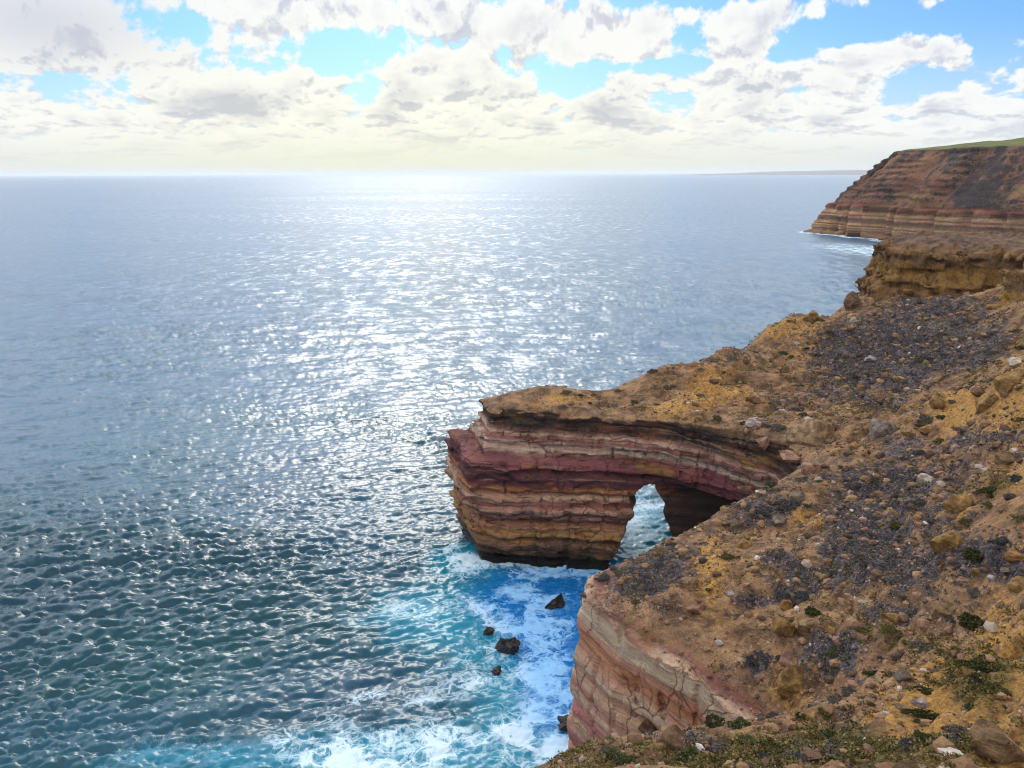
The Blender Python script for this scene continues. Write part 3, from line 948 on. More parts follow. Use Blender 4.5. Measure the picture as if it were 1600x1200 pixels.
    c = n.mix(1.0, c, n.ramp(lam, [(.3, (.62, .56, .56)), (.46, (1.1, 1.08, 1.06)), (.7, (1.5, 1.46, 1.3))]), 'MULTIPLY')
    lat = n.noise(n.mapping(P, (.025, .025, .015)), 1.0, 4, .6)
    c = n.mix(n.math('MULTIPLY', n.step(lat, .46, .60), .55), c, (.46, .30, .12))
    sl = n.step(z, 33, 39)
    nb = n.noise(P, .12, 7, .7)
    cs = n.mix(n.step(n.math('ADD', n.attr('scree'), n.math('MULTIPLY', n.math('SUBTRACT', nb, .5), 2.2)), .15, .60), (.27, .145, .092), (.080, .064, .066))
    cs = n.mix(1.0, cs, n.ramp(n.noise(n.mapping(n.comb(x, y, zz), (.008, .008, .22)), 1.0, 5, .65), [(.32, (.62, .52, .52)), (.5, (1, 1, 1)), (.68, (1.4, 1.25, 1.15))]), 'MULTIPLY')
    cs = n.mix(n.math('MULTIPLY', n.step(n.noise(P, .035, 5, .65), .56, .70), .7), cs, (.19, .075, .055))
    c = n.mix(sl, c, cs)
    nz = n.xyz(n.n('ShaderNodeNewGeometry').outputs['Normal'])[2]
    gr = n.step(z, 93.4, 95.2)
    c = n.mix(gr, c, n.mix(n.step(n.noise(P, .05, 6, .7), .35, .65), (.070, .088, .022), (.13, .13, .036)))
    dots = n.voronoi(n.vmath('ADD', P, n.vmath('MULTIPLY', n.noise(P, .3, 3, .6, out=1), (3, 3, 3))), .22)
    dn = n.math('MULTIPLY', n.math('MULTIPLY', n.step(dots, .42, .22), n.step(n.noise(P, .03, 4, .6), .38, .58)), sl)
    c = n.mix(n.math('MULTIPLY', dn, n.math('SUBTRACT', .85, gr)), c, (.040, .038, .036))
    c = n.mix(n.math('MULTIPLY', n.math('MULTIPLY', n.step(n.noise(n.mapping(P, (.03, .03, .012)), 1.0, 5, .65), .55, .66), sl), n.math('SUBTRACT', .7, gr)), c, (.36, .22, .10))
    s2 = n.noise(P, .5, 5, .75)
    c = n.mix(1.0, c, n.ramp(s2, [(.25, (.6, .6, .6)), (.5, (1, 1, 1)), (.75, (1.4, 1.4, 1.35))]), 'MULTIPLY')
    n.principled(c, .95, n.bump(n.math('MULTIPLY', n.math('ADD', n.math('MULTIPLY', nb, 1.5), s2), n.math('SUBTRACT', 1.0, gr)), .9, 4.5), .1)
    add('headland', new_mesh('headland', V.reshape(-1, 3), q, m, True, {'scree': scr.ravel()}), kind='structure', label='far red headland with a banded cliff base, scree slope and green grassy top', category='headland')


build_headland()


def build_far_coast():
    xs = np.linspace(2000, 9500, 260) 
    prof = np.interp(xs, [2000, 2600, 3300, 4200, 5200, 9500], [0, 18, 52, 72, 84, 110]) + 5 * fbm(xs / 500, xs * 0, None, 3, 401)
    rows = []
    for dy_, f in ((-140, -.1), (-60, .45), (40, .8), (300, 1.0), (1400, 1.05), (2200, -.1)):
        rows.append(np.stack([xs, 9300 + dy_ + 180 * fbm(xs / 700, xs * 0 + dy_ / 900, None, 3, 411), np.maximum(prof, 0) * f - 1.0], -1) * np.array([2.6, 2.6, 1.9]))
    V = np.stack(rows, 1)
    I = np.arange(V.shape[0] * V.shape[1]).reshape(V.shape[:2])
    q = np.stack([I[:-1, :-1], I[1:, :-1], I[1:, 1:], I[:-1, 1:]], -1).reshape(-1, 4)
    m, n = material('far_shore')
    n.principled(n.mix(n.noise(n.pos(), .004, 4), (.20, .13, .09), (.10, .09, .07)), .95, None, .1)
    add('distant_coast', new_mesh('distant_coast', V.reshape(-1, 3), q, m), kind='structure', label='faint low coast on the horizon behind the headland', category='coast')


build_far_coast()


# ------------------------------------------------------------------ sea
def wave_tile(L, N, lmin, lmax, wind, spread, seed, amp, chop):
    r = np.random.default_rng(seed)
    k1 = 2 * np.pi * np.fft.fftfreq(N, L / N)
    KX, KY = np.meshgrid(k1, k1, indexing='ij')
    K = np.hypot(KX, KY); K[0, 0] = 1
    lam = 2 * np.pi / K
    band = sstep(lam, lmin * .8, lmin * 1.2) * sstep(lam, lmax * 1.2, lmax * .85)
    kp = 2 * np.pi / 7.5
    ph = np.exp(-1.25 * (kp / K) ** 2) / K ** 3.3
    c = (KX * wind[0] + KY * wind[1]) / K
    S = ph * band * (np.abs(c) ** spread * (c > 0) + .05)
    S[0, 0] = 0
    Z = (r.normal(size=K.shape) + 1j * r.normal(size=K.shape)) * np.sqrt(S)
    hgt = np.fft.ifft2(Z).real
    sd_ = hgt.std()
    dxx = np.fft.ifft2(-1j * KX / K * Z).real
    dyy = np.fft.ifft2(-1j * KY / K * Z).real
    return [a / sd_ * amp * q for a, q in ((hgt, 1), (dxx, chop), (dyy, chop))], L, N


def tile_at(tile, x, y):
    arrs, L, N = tile
    fx, fy = (x / L * N) % N, (y / L * N) % N
    i, j = np.floor(fx).astype(int), np.floor(fy).astype(int)
    a, b = fx - i, fy - j
    i0, j0, i1, j1 = i % N, j % N, (i + 1) % N, (j + 1) % N
    return [A[i0, j0] * (1 - a) * (1 - b) + A[i1, j0] * a * (1 - b) + A[i0, j1] * (1 - a) * b + A[i1, j1] * a * b for A in arrs]


def sea_blobs(X, Y, lst):
    out = np.zeros(X.shape)
    for (u, v, ru, rv, wt) in lst:
        c = at_z(u, v)
        rx = np.linalg.norm(at_z(u + ru, v) - c); ry = np.linalg.norm(at_z(u, v + rv) - c)
        out += wt * np.exp(-((X - c[0]) / rx) ** 2 - ((Y - c[1]) / ry) ** 2)
    return out


FOAM = [(870, 1090, 60, 90, .62), (870, 1000, 40, 60, .42), (720, 1165, 140, 42, .55), (520, 1160, 100, 40, .60), (590, 1192, 130, 24, .30), (790, 990, 70, 60, .42), (800, 900, 110, 16, .35), (830, 935, 90, 34, .5), (760, 935, 50, 24, .35), (840, 1160, 60, 50, .65), (640, 950, 45, 22, .50),
        (250, 1165, 120, 26, .22), (715, 870, 30, 22, .5), (995, 830, 34, 60, .55), (985, 770, 30, 30, .4), (620, 1090, 90, 26, .40), (750, 1050, 60, 30, .40), (900, 885, 40, 12, .8), (585, 1088, 24, 9, .5), (870, 945, 26, 12, .6), (790, 1020, 30, 12, .5),
        (1330, 388, 90, 10, .40), (1385, 400, 50, 14, .38), (1360, 430, 30, 20, .20)]
AERATED = [(830, 960, 170, 110, .9), (870, 1090, 120, 120, .9), (660, 1180, 240, 60, .75), (400, 1185, 200, 44, .35), (640, 960, 100, 50, .5), (1000, 820, 70, 80, .9), (720, 870, 60, 30, .6), (1330, 400, 120, 40, .15), (230, 1185, 140, 30, .3)]
COVE = [(840, 930, 110, 60, 1.1), (870, 1010, 70, 90, .9), (860, 1110, 60, 70, .6), (930, 890, 60, 30, .6)]


def build_sea():
    A = wave_tile(211.0, 448, 1.4, 45, (.36, -.93), 12.0, 1, .205, .6)
    B = wave_tile(47.3, 256, .45, 3.0, (.25, -.97), 3.0, 2, .12, .6)
    th = np.radians(np.arange(-47, 49, .085))
    rr = [48.0]
    while rr[-1] < 120000:
        r = rr[-1]
        rr.append(r + max(.26, r * r / 50000.0) if r < 4000 else r * 1.10)
    rr = np.array(rr)
    TH, RR = np.meshgrid(th, rr, indexing='ij')
    X, Y = RR * np.sin(TH), RR * np.cos(TH)
    fa = sstep(RR, 900, 260); fb = sstep(RR, 330, 140)
    a0, a1, a2 = tile_at(A, X, Y)
    # second, turned copy of the long waves so the tile does not show
    c_, s_ = math.cos(.14), math.sin(.14)
    e0, e1, e2 = tile_at(A, (X * c_ - Y * s_) * 1.37 + 37, (X * s_ + Y * c_) * 1.37 - 11)
    b0, b1, b2 = tile_at(B, X, Y)
    gust = .35 + 1.0 * sstep(fbm(X / 95, Y / 30, None, 3, 501), -.45, .5)
    foam = sea_blobs(X, Y, FOAM); aer = sea_blobs(X, Y, AERATED); cov = sea_blobs(X, Y, COVE)
    gd = g_sample(GD, X, Y)
    nearland = (X > -15) & (X < 120) & (Y > 30) & (Y < 236) & (gd > 0)
    swash = np.exp(-((gd - 3.4) / 2.6) ** 2) * sstep(fbm(X / 7, Y / 7, None, 3, 541), -.5, .35) * .62
    foam = foam + np.where(nearland, swash, 0)
    hc = np.array([(405, 1012), (372, 985), (360, 968), (371, 950), (383, 930), (382, 905), (393, 885), (402, 868), (397, 848), (401, 826), (420, 806), (416, 786), (430, 762)], float)
    hd = np.full(X.shape, 1e9)
    fm_ = (RR > 600) & (RR < 1300) & (X > 150)
    xs_, ys_ = X[fm_], Y[fm_]
    dm = np.full(xs_.shape, 1e9)
    for i in range(len(hc) - 1):
        e = hc[i + 1] - hc[i]
        t = np.clip(((xs_ - hc[i, 0]) * e[0] + (ys_ - hc[i, 1]) * e[1]) / (e @ e), 0, 1)
        dm = np.minimum(dm, np.hypot(xs_ - hc[i, 0] - t * e[0], ys_ - hc[i, 1] - t * e[1]))
    hd[fm_] = dm
    foam = foam + 1.1 * np.exp(-((hd - 6) / 8) ** 2)
    foam = (1 - np.exp(-foam * 1.05)) * .98
    calm = 1 - .35 * np.clip(aer, 0, 1)
    fa = fa * (.55 + .85 * sstep(fbm(X / 85, Y / 40, None, 3, 531), -.5, .6))
    Z = (a0 * .85 + e0 * .55) * fa * calm + b0 * fb * gust + .16 * np.clip(foam, 0, 1) * fbm(X / 1.6, Y / 1.6, None, 3, 511) * (RR < 400)
    ph = (X * .33 - Y * .94) * (2 * np.pi / 23.0) + 2.6 * fbm(X / 60, Y / 60, None, 2, 551)
    Z = Z + .30 * (np.sin(ph) + .35 * np.sin(2 * ph)) * (.35 + .65 * sstep(fbm(X / 70, Y / 70, None, 2, 561), -.4, .4)) * sstep(RR, 1500, 500)
    DX = (a1 * .85 + (e1 * c_ + e2 * s_) * .4) * fa * calm + b1 * fb * gust
    DY = (a2 * .85 + (-e1 * s_ + e2 * c_) * .4) * fa * calm + b2 * fb * gust
    crest = a0 * .85 + e0 * .55
    foam = foam + .50 * sstep(crest, .95, 1.6) * sstep(RR, 900, 300) * sstep(fbm(X / 45, Y / 45, None, 2, 521), .1, .5)
    V = np.stack([X + DX, Y + DY, Z], -1).reshape(-1, 3)
    I = np.arange(V.shape[0]).reshape(X.shape)
    q = np.stack([I[:-1, :-1], I[:-1, 1:], I[1:, 1:], I[1:, :-1]], -1).reshape(-1, 4)[:, ::-1]
    q = q if True else q[:, ::-1]
    m, s = material('sea_water')
    P = s.pos()
    x, y, z = s.xyz(P)
    P2 = s.comb(x, y, 0.0)
    fo, ae_, co = s.attr('foam'), s.attr('aerated'), s.attr('cove')
    big = s.noise(P2, .012, 3, .5)
    c = s.mix(s.step(big, .35, .65), (.002, .042, .072), (.005, .070, .088))
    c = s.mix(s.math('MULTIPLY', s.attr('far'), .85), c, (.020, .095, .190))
    an = s.math('ADD', ae_, s.math('MULTIPLY', s.math('SUBTRACT', s.noise(P2, .10, 6, .6, 1.0), .5), .9))
    c = s.mix(s.step(an, .15, .85), c, (.009, .21, .33))
    c = s.mix(s.math('MULTIPLY', s.step(co, .15, .9), .85), c, (.006, .15, .50))  # shade put into the colour: cove water tinted a stronger blue
    # lacework of foam
    wv = s.vmath('ADD', P2, s.vmath('MULTIPLY', s.vmath('SUBTRACT', s.noise(P2, .22, 5, .6, out=1), (.5, .5, .5)), (5.0, 5.0, 0)))
    l1 = s.voronoi(wv, .42, 'DISTANCE_TO_EDGE')
    l2 = s.voronoi(wv, 1.15, 'DISTANCE_TO_EDGE')
    rn = s.noise(wv, .30, 8, .66, .6)
    rid = s.math('SUBTRACT', 1.0, s.math('MULTIPLY', s.math('ABSOLUTE', s.math('SUBTRACT', rn, .5)), 5.5))
    web = s.math('MAXIMUM', s.step(l1, .24, .0), s.math('MULTIPLY', s.step(l2, .30, .0), .72))
    lace = s.math('ADD', s.math('MULTIPLY', s.math('MAXIMUM', web, rid), .72), s.math('MULTIPLY', s.noise(wv, 2.6, 5, .7), .42))
    pat = s.noise(wv, .14, 7, .62)
    cover = s.math('MULTIPLY', fo, s.math('ADD', .25, s.math('MULTIPLY', s.step(pat, .34, .66), 1.25)))
    thr = s.math('SUBTRACT', 1.12, s.math('MULTIPLY', cover, .98))
    fm = s.math('MULTIPLY', s.step(s.math('SUBTRACT', lace, thr), -.10, .30), s.step(fo, .02, .14))
    fcol = s.mix(s.step(co, .1, .9), (.58, .75, .88), (.27, .56, .92))
    c = s.mix(fm, c, fcol)
    # ripples smaller than the modelled waves, everywhere, as slopes of the surface normal
    far = s.attr('far')
    amp_patch = s.noise(s.mapping(P2, (.0011, .0028, 1)), 1.0, 5, .6)
    slick = s.step(amp_patch, .38, .62, .45, 1.25)
    nn = s.vmath('SUBTRACT', s.noise(P2, 1.5, 4, .62, out=1), (.5, .5, .5))
    nf = s.vmath('SUBTRACT', s.noise(s.mapping(P2, (.16, .28, 1)), 1.0, 6, .66, out=1), (.5, .5, .5))
    k1 = s.math('MULTIPLY', slick, .56)
    k2 = s.math('MULTIPLY', s.math('MULTIPLY', far, slick), 1.0)
    nf2 = s.vmath('SUBTRACT', s.noise(s.mapping(P2, (.11, .045, 1), (5, 9, 0)), 1.0, 4, .6, out=1), (.5, .5, .5))
    nf = s.vmath('ADD', nf, s.vmath('MULTIPLY', nf2, (.9, .9, 0)))
    sl = s.vmath('ADD', s.vmath('MULTIPLY', nn, s.comb(k1, k1, 0.0)), s.vmath('MULTIPLY', nf, s.comb(k2, k2, 0.0)))
    nrm = s.vmath('NORMALIZE', s.vmath('ADD', s.n('ShaderNodeNewGeometry').outputs['Normal'], sl))
    rough = s.fmix(fm, s.fmix(far, .24, .30), .85)
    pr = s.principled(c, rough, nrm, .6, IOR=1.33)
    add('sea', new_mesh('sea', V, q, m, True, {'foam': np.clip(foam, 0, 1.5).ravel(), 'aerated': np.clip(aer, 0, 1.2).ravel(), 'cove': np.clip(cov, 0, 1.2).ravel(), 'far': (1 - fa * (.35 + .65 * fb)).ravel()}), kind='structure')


build_sea()

# ------------------------------------------------------------------ boulders
def ico(sub):
    bm = bmesh.new()
    bmesh.ops.create_icosphere(bm, subdivisions=sub, radius=1.0)
    V = np.array([v.co for v in bm.verts]); Fc = np.array([[v.index for v in f.verts] for f in bm.faces])
    bm.free()
    return V, Fc


def rock_shape(seed, sub=4, flat=(1, 1, .75), cuts=9, rough=.16, cut=(.55, .86)):
    r = np.random.default_rng(seed)
    V, Fc = ico(sub)
    for _ in range(cuts):
        n = r.normal(size=3); n /= np.linalg.norm(n)
        d = r.uniform(*cut)
        k = V @ n
        V = V - np.maximum(k - d, 0)[:, None] * n[None] * .93
    nn = fbm(V[:, 0] * 1.6 + seed, V[:, 1] * 1.6, V[:, 2] * 1.6, 3, seed)
    n2 = fbm(V[:, 0] * 5 + seed, V[:, 1] * 5, V[:, 2] * 5, 3, seed + 3)
    n3 = fbm(V[:, 0] * 13 + seed, V[:, 1] * 13, V[:, 2] * 13, 2, seed + 5)
    V = V * (1 + rough * nn + rough * .55 * n2 + rough * .28 * n3)[:, None] * np.array(flat)
    V /= np.abs(V[:, :2]).max()
    return V, Fc


def make_rock_mat():
    m, s = material('weathered_boulder')
    oi = s.n('ShaderNodeObjectInfo')
    P = s.pos()
    base = oi.outputs['Color']
    n = s.noise(P, 1.1, 6, .68)
    c = s.mix(s.step(n, .36, .66), s.mix(1.0, base, (.50, .45, .44), 'MULTIPLY'), s.mix(1.0, base, (1.35, 1.32, 1.25), 'MULTIPLY'))
    x, y, z = s.xyz(P)
    lam = s.noise(s.mapping(P, (.5, .5, 3.2)), 1.0, 5, .65)
    c = s.mix(1.0, c, s.ramp(lam, [(.3, (.66, .62, .6)), (.5, (1, 1, 1)), (.72, (1.25, 1.2, 1.15))]), 'MULTIPLY')
    f = s.noise(P, 7.0, 5, .75)
    li = s.step(s.noise(P, 2.3, 4, .6), .60, .72)
    c = s.mix(s.math('MULTIPLY', li, .5), c, (.075, .065, .055))
    s.principled(c, .93, s.bump(s.math('ADD', s.math('MULTIPLY', n, 1.2), s.math('ADD', f, lam)), 1.0, .22), .15)
    return m


M_ROCK = make_rock_mat()
ROCKS = []
for i, (fl, ct, rg, cr) in enumerate((((1, .8, .70), 16, .13, (.42, .78)), ((1, .65, .48), 18, .12, (.40, .78)), ((1, .9, .85), 15, .11, (.5, .82)), ((1, .55, .62), 18, .13, (.40, .75)), ((1, .8, .36), 16, .14, (.42, .8)), ((1, .85, .9), 20, .20, (.40, .72)))):
    V, Fc = rock_shape(900 + i, 4, fl, ct, rg, cr)
    me = new_mesh('boulder', V, Fc, M_ROCK, True)
    me.set_sharp_from_angle(angle=R(28))
    ROCKS.append(me)

TAN, OCH, PINK, GREY, PALE, BROWN, ORNG, LAV = (.27, .185, .11), (.29, .185, .075), (.30, .18, .135), (.19, .16, .14), (.48, .42, .36), (.17, .105, .065), (.34, .19, .075), (.36, .32, .34)
CNAME = {TAN: 'tan', OCH: 'ochre', PINK: 'pinkish', GREY: 'grey', PALE: 'pale', BROWN: 'brown', ORNG: 'orange', LAV: 'lavender grey'}
PLACED = []     # u, v, landmark phrase


def place(me, name, u, v, wpx, colour, label, cat, group=None, sink=.40, rot=None, tilt=.25, sc=(1, 1, 1), z=None):
    p = hit(u, v) if z is None else at_z(u, v, z)
    if p is None:
        return None
    depth = p[1] * math.cos(PITCH) + (CAM_H - p[2]) * math.sin(PITCH)
    rad = wpx / 2 * depth / FPX
    o = add(name, me)
    o.scale = (rad * sc[0], rad * sc[1], rad * sc[2])
    o.location = (p[0], p[1] + rad * .3, p[2] + rad * sc[2] * (.62 - sink * 1.4))
    o.rotation_euler = (random.uniform(-tilt, tilt), random.uniform(-tilt, tilt), random.uniform(0, 6.28) if rot is None else rot)
    o.color = tuple(colour) + (1,)
    o['label'] = label; o['category'] = cat
    if group:
        o['group'] = group
    return o


# u, v, width in the photograph, shape, colour, label, short landmark phrase
HAND = [
    (1116, 600, 17, 2, BROWN, 'lone rounded brown boulder on the bare tan ridge above the arch', 'the lone ridge boulder'),
    (1179, 628, 27, 0, BROWN, 'brown boulder on the ridge, uphill from the cliff wall', None),
    (1177, 665, 32, 4, LAV, 'flat grey slab lying on top of the banded cliff wall', 'the flat grey slab'),
    (1199, 668, 18, 2, GREY, 'round grey boulder just right of the flat grey slab', None),
    (1266, 690, 74, 1, TAN, 'long blocky tan boulder, biggest above the cliff wall end', 'the long tan block'),
    (1198, 694, 30, 0, PINK, 'pink boulder left of the long tan block', None),
    (1240, 720, 48, 4, PINK, 'flat pink slab below the long tan block', 'the flat pink slab'),
    (1270, 738, 36, 2, PINK, 'rounded pink boulder at the head of the cove', 'the rounded pink boulder'),
    (1388, 680, 58, 0, GREY, 'large grey brown boulder in the middle of the slope, with pale top', 'the large grey brown boulder'),
    (1422, 662, 24, 3, OCH, 'upright ochre boulder between the large grey brown boulder and a grey bush', None),
    (1449, 679, 27, 2, OCH, 'yellow tan boulder right of the large grey brown boulder', None),
    (1307, 672, 24, 0, BROWN, 'brown boulder above the right end of the long tan block', None),
    (1365, 566, 30, 4, LAV, 'pale lavender stones patch, the palest rock in the upper scree', 'the pale lavender rock'),
    (1172, 770, 38, 4, PINK, 'pink slab at the rim above the dark sea cave', 'the pink rim slab'),
    (1247, 780, 24, 2, GREY, 'round grey boulder on dark scree above an ochre hollow', 'the round grey boulder'),
    (1217, 817, 28, 0, GREY, 'grey boulder on bare tan soil left of the ochre hollow', None),
    (1496, 800, 42, 5, OCH, 'crumbling yellow outcrop in the grey scree on the right', 'the crumbling yellow outcrop'),
    (1478, 860, 54, 5, OCH, 'wide yellow outcrop with dark pits beside a round dark bush', 'the pitted yellow outcrop'),
    (1233, 952, 27, 2, ORNG, 'rounded orange boulder standing on a ribbed outcrop', 'the orange boulder'),
    (1228, 990, 44, 5, OCH, 'left block of the ribbed ochre outcrop on the near slope', None),
    (1262, 988, 44, 5, TAN, 'middle block of the ribbed ochre outcrop, below the orange boulder', 'the ribbed outcrop'),
    (1298, 990, 36, 3, OCH, 'right block of the ribbed ochre outcrop, split by a dark gap', None),
    (1350, 946, 19, 4, PALE, 'bright white stone right of the orange boulder', 'the bright white stone'),
    (1396, 971, 30, 0, OCH, 'angular yellow boulder right of the bright white stone', 'the angular yellow boulder'),
    (1485, 957, 40, 1, TAN, 'tan wedge shaped boulder left of a large dark green bush', 'the tan wedge'),
    (1338, 1014, 15, 4, LAV, 'small white lavender stone below the ribbed outcrop', None),
    (1328, 973, 19, 2, TAN, 'tan boulder between the ribbed outcrop and the bright white stone', None),
    (1230, 1036, 38, 0, PINK, 'pinkish boulder below the ribbed outcrop', 'the pinkish boulder'),
    (1235, 1085, 52, 5, OCH, 'tall ochre outcrop standing out of the slope above the cream cliff', 'the tall ochre outcrop'),
    (1190, 1078, 22, 0, TAN, 'tan boulder left of the tall ochre outcrop', None),
    (1003, 919, 20, 3, TAN, 'upright tan stone near the tip of the near headland', 'the upright tan stone'),
    (992, 914, 12, 0, TAN, 'small tan stone left of the upright tan stone', None),
    (962, 932, 16, 0, GREY, 'grey stone at the headland tip above the cream cliff', 'the grey tip stone'),
    (1142, 930, 19, 4, LAV, 'pale grey slab on bare brown soil of the near headland', 'the pale grey slab'),
    (1018, 870, 16, 1, GREY, 'grey stone on the skyline of the near headland rim', None),
    (1507, 893, 14, 4, PALE, 'white flake stone below the pitted yellow outcrop', None),
    (1526, 898, 16, 2, OCH, 'yellow stone right of the white flake stone', None),
    (1576, 897, 26, 4, GREY, 'tilted grey slab among dark scree near the right edge', 'the tilted grey slab'),
    (1592, 877, 36, 0, ORNG, 'orange tan boulder cut by the right edge, above a grey slab', None),
    (1592, 925, 34, 5, OCH, 'ochre boulder at the right edge below the tilted grey slab', None),
    (1570, 1186, 78, 5, TAN, 'large tan rock in the bottom right corner', 'the large corner rock'),
    (1593, 1160, 46, 0, ORNG, 'orange rock at the right edge above the large corner rock', None),
    (1526, 1174, 15, 4, PALE, 'white stone left of the large corner rock', 'the white corner stone'),
    (907, 1190, 13, 2, PALE, 'pale round stone at the bottom on the nearest spur', 'the pale round stone'),
    (925, 1193, 15, 2, PINK, 'pinkish round stone right of the pale round stone', None),
    (1050, 1160, 60, 0, BROWN, 'dark brown outcrop on top of the nearest spur, before the cream cliff', 'the dark spur outcrop'),
    (1015, 1142, 34, 1, BROWN, 'brown ledge of rock on the skyline of the nearest spur', None),
    (1470, 640, 26, 5, OCH, 'ochre crag on the right slope under the bluff', None),
    (1582, 610, 50, 5, OCH, 'tall ochre crag at the right edge of the mid slope', 'the tall ochre crag'),
    (1540, 640, 34, 5, OCH, 'broken ochre crag left of the tall ochre crag', None),
    (1588, 450, 44, 5, OCH, 'ochre crag at the right edge under the bluff', None),
    (1265, 502, 26, 5, OCH, 'ochre knob on the ridge skyline left of the bluff', 'the ochre knob'),
    (1240, 503, 16, 0, OCH, 'small ochre knob at the left end of the upper skyline', None),
    (1335, 480, 32, 5, BROWN, 'brown crag at the foot of the bluff on the skyline', None),
]
for (u, v, wpx, sh, colr, lab, lm) in HAND:
    tall = 1.25 if 'crag' in lab or 'tall' in lab else 1.0
    o = place(ROCKS[sh], 'boulder', u, v, wpx * 1.12, colr, lab, 'boulder', None, sc=(1, 1, tall * random.uniform(.9, 1.15)))
    if o:
        PLACED.append((u, v, lm))

# sea rocks
M_WET, s_ = material('wet_black_rock')
P_ = s_.pos()
nn_ = s_.noise(P_, 1.0, 6, .7)
s_.principled(s_.mix(nn_, (.007, .006, .006), (.030, .024, .020)), .32, s_.bump(nn_, .9, .5), .5)
for i, (u, v, wpx, sh, sc, rt, lab) in enumerate((
        (866, 952, 46, 1, (1, 1, .62), .5, 'dark wet rock ringed with foam near the tip of the cream cliff'),
        (764, 989, 27, 1, (1, 1, .8), .4, 'small black rock awash, farthest from the cliff in the cove'),
        (789, 1018, 42, 4, (1, 1, 1.3), .2, 'broad black sea rock in the middle of the cove'),
        (776, 1051, 25, 5, (1, 1, 1), 1.2, 'jagged black sea rock, lowest of the three mid-cove rocks'),
        (890, 1142, 50, 0, (1, 1, 1.0), .3, 'black boulder in white water at the foot of the cream cliff'),
        (986, 787, 16, 0, (1, 1, 1.2), .3, 'dark rock stack seen through the opening of the arch'))):
    Vr, Fr = rock_shape(960 + i * 7, 4, (1, .72, .8), 16, .42, (.4, .85))
    me = new_mesh('sea_rock', Vr, Fr, M_WET, True); me.set_sharp_from_angle(angle=R(32))
    place(me, 'sea_rock', u, v, wpx, (.02, .02, .02), lab, 'sea rock', None, sink=.34, rot=rt, tilt=.15, sc=sc, z=0.0)


# ------------------------------------------------------------------ shrubs
def foliage_mesh(seed, nleaf, spread, height, dome=.55):
    r = np.random.default_rng(seed)
    ncl = 15
    cl = np.stack([r.normal(0, .42, ncl), r.normal(0, .42, ncl), r.uniform(.12, .62, ncl)], 1)
    cl[:, :2] *= spread
    cl[:, 2] *= height * (1.25 - .8 * np.hypot(cl[:, 0], cl[:, 1]))
    rad = r.uniform(.18, .36, ncl)
    which = r.integers(0, ncl, nleaf)
    d = r.normal(size=(nleaf, 3)); d /= np.linalg.norm(d, axis=1)[:, None]
    d[:, 2] = np.abs(d[:, 2]) * .9 - .15
    c = cl[which] + d * rad[which][:, None] * r.uniform(.55, 1.05, nleaf)[:, None] * np.array([1, 1, .85])
    c[:, 2] = np.maximum(c[:, 2], .02)
    up = d + r.normal(0, .55, (nleaf, 3)); up /= np.linalg.norm(up, axis=1)[:, None]
    side = np.cross(up, r.normal(size=(nleaf, 3))); side /= np.linalg.norm(side, axis=1)[:, None]
    ln = r.uniform(.07, .14, nleaf)[:, None]; wd = ln * r.uniform(.28, .5, nleaf)[:, None]
    V = np.stack([c - up * ln * .5, c + side * wd, c + up * ln, c - side * wd], 1).reshape(-1, 3)
    Fq = np.arange(nleaf * 4).reshape(-1, 4)
    return V, Fq, np.repeat(r.uniform(0, 1, nleaf), 4)


def twig_mesh(seed, n, spread, height):
    r = np.random.default_rng(seed)
    V, Fq = [], []
    for i in range(n):
        a = r.uniform(0, 6.28); l = r.uniform(.35, .8)
        tip = np.array([math.cos(a) * l * spread, math.sin(a) * l * spread, height * r.uniform(.3, .8)])
        mid = tip * np.array([.45, .45, .62])
        pts = [np.array([0, 0, -.08]), mid, tip]; rads = [.035, .022, .008]
        b = len(V)
        for p, rr in zip(pts, rads):
            for k in range(4):
                V.append(p + rr * np.array([math.cos(k * 1.57), math.sin(k * 1.57), 0]))
        for s in range(2):
            for k in range(4):
                Fq.append([b + s * 4 + k, b + s * 4 + (k + 1) % 4, b + s * 4 + 4 + (k + 1) % 4, b + s * 4 + 4 + k])
    return np.array(V), np.array(Fq)


def make_leaf_mat():
    m, s = material('shrub_leaves')
    base = s.n('ShaderNodeObjectInfo').outputs['Color']
    c = s.mix(1.0, base, s.ramp(s.attr('shade'), [(0, (.55, .55, .55)), (.6, (1, 1, 1)), (1, (1.55, 1.5, 1.25))]), 'MULTIPLY')
    b = s.principled(c, .75, None, .2)
    return m


M_LEAF = make_leaf_mat()
M_TWIG, s_ = material('grey_twig')
s_.principled(s_.mix(s_.noise(s_.pos(), 9, 4), (.10, .08, .065), (.20, .17, .14)), .9, None, .1)
BUSH = []
for i, (nl, spd, ht) in enumerate(((2600, 1.0, .8), (2400, 1.15, .6), (1700, .9, .9), (2000, 1.25, .5))):
    V, Fq, sh = foliage_mesh(700 + i, nl, spd, ht)
    tv, tf = twig_mesh(750 + i, 11, spd, ht)
    BUSH.append((new_mesh('foliage', V, Fq, M_LEAF, False, {'shade': sh}), new_mesh('branches', tv, tf, M_TWIG)))
DKG, OLV, GBL, GRN, GRY = (.052, .060, .020), (.105, .098, .032), (.080, .086, .094), (.070, .088, .034), (.14, .125, .11)


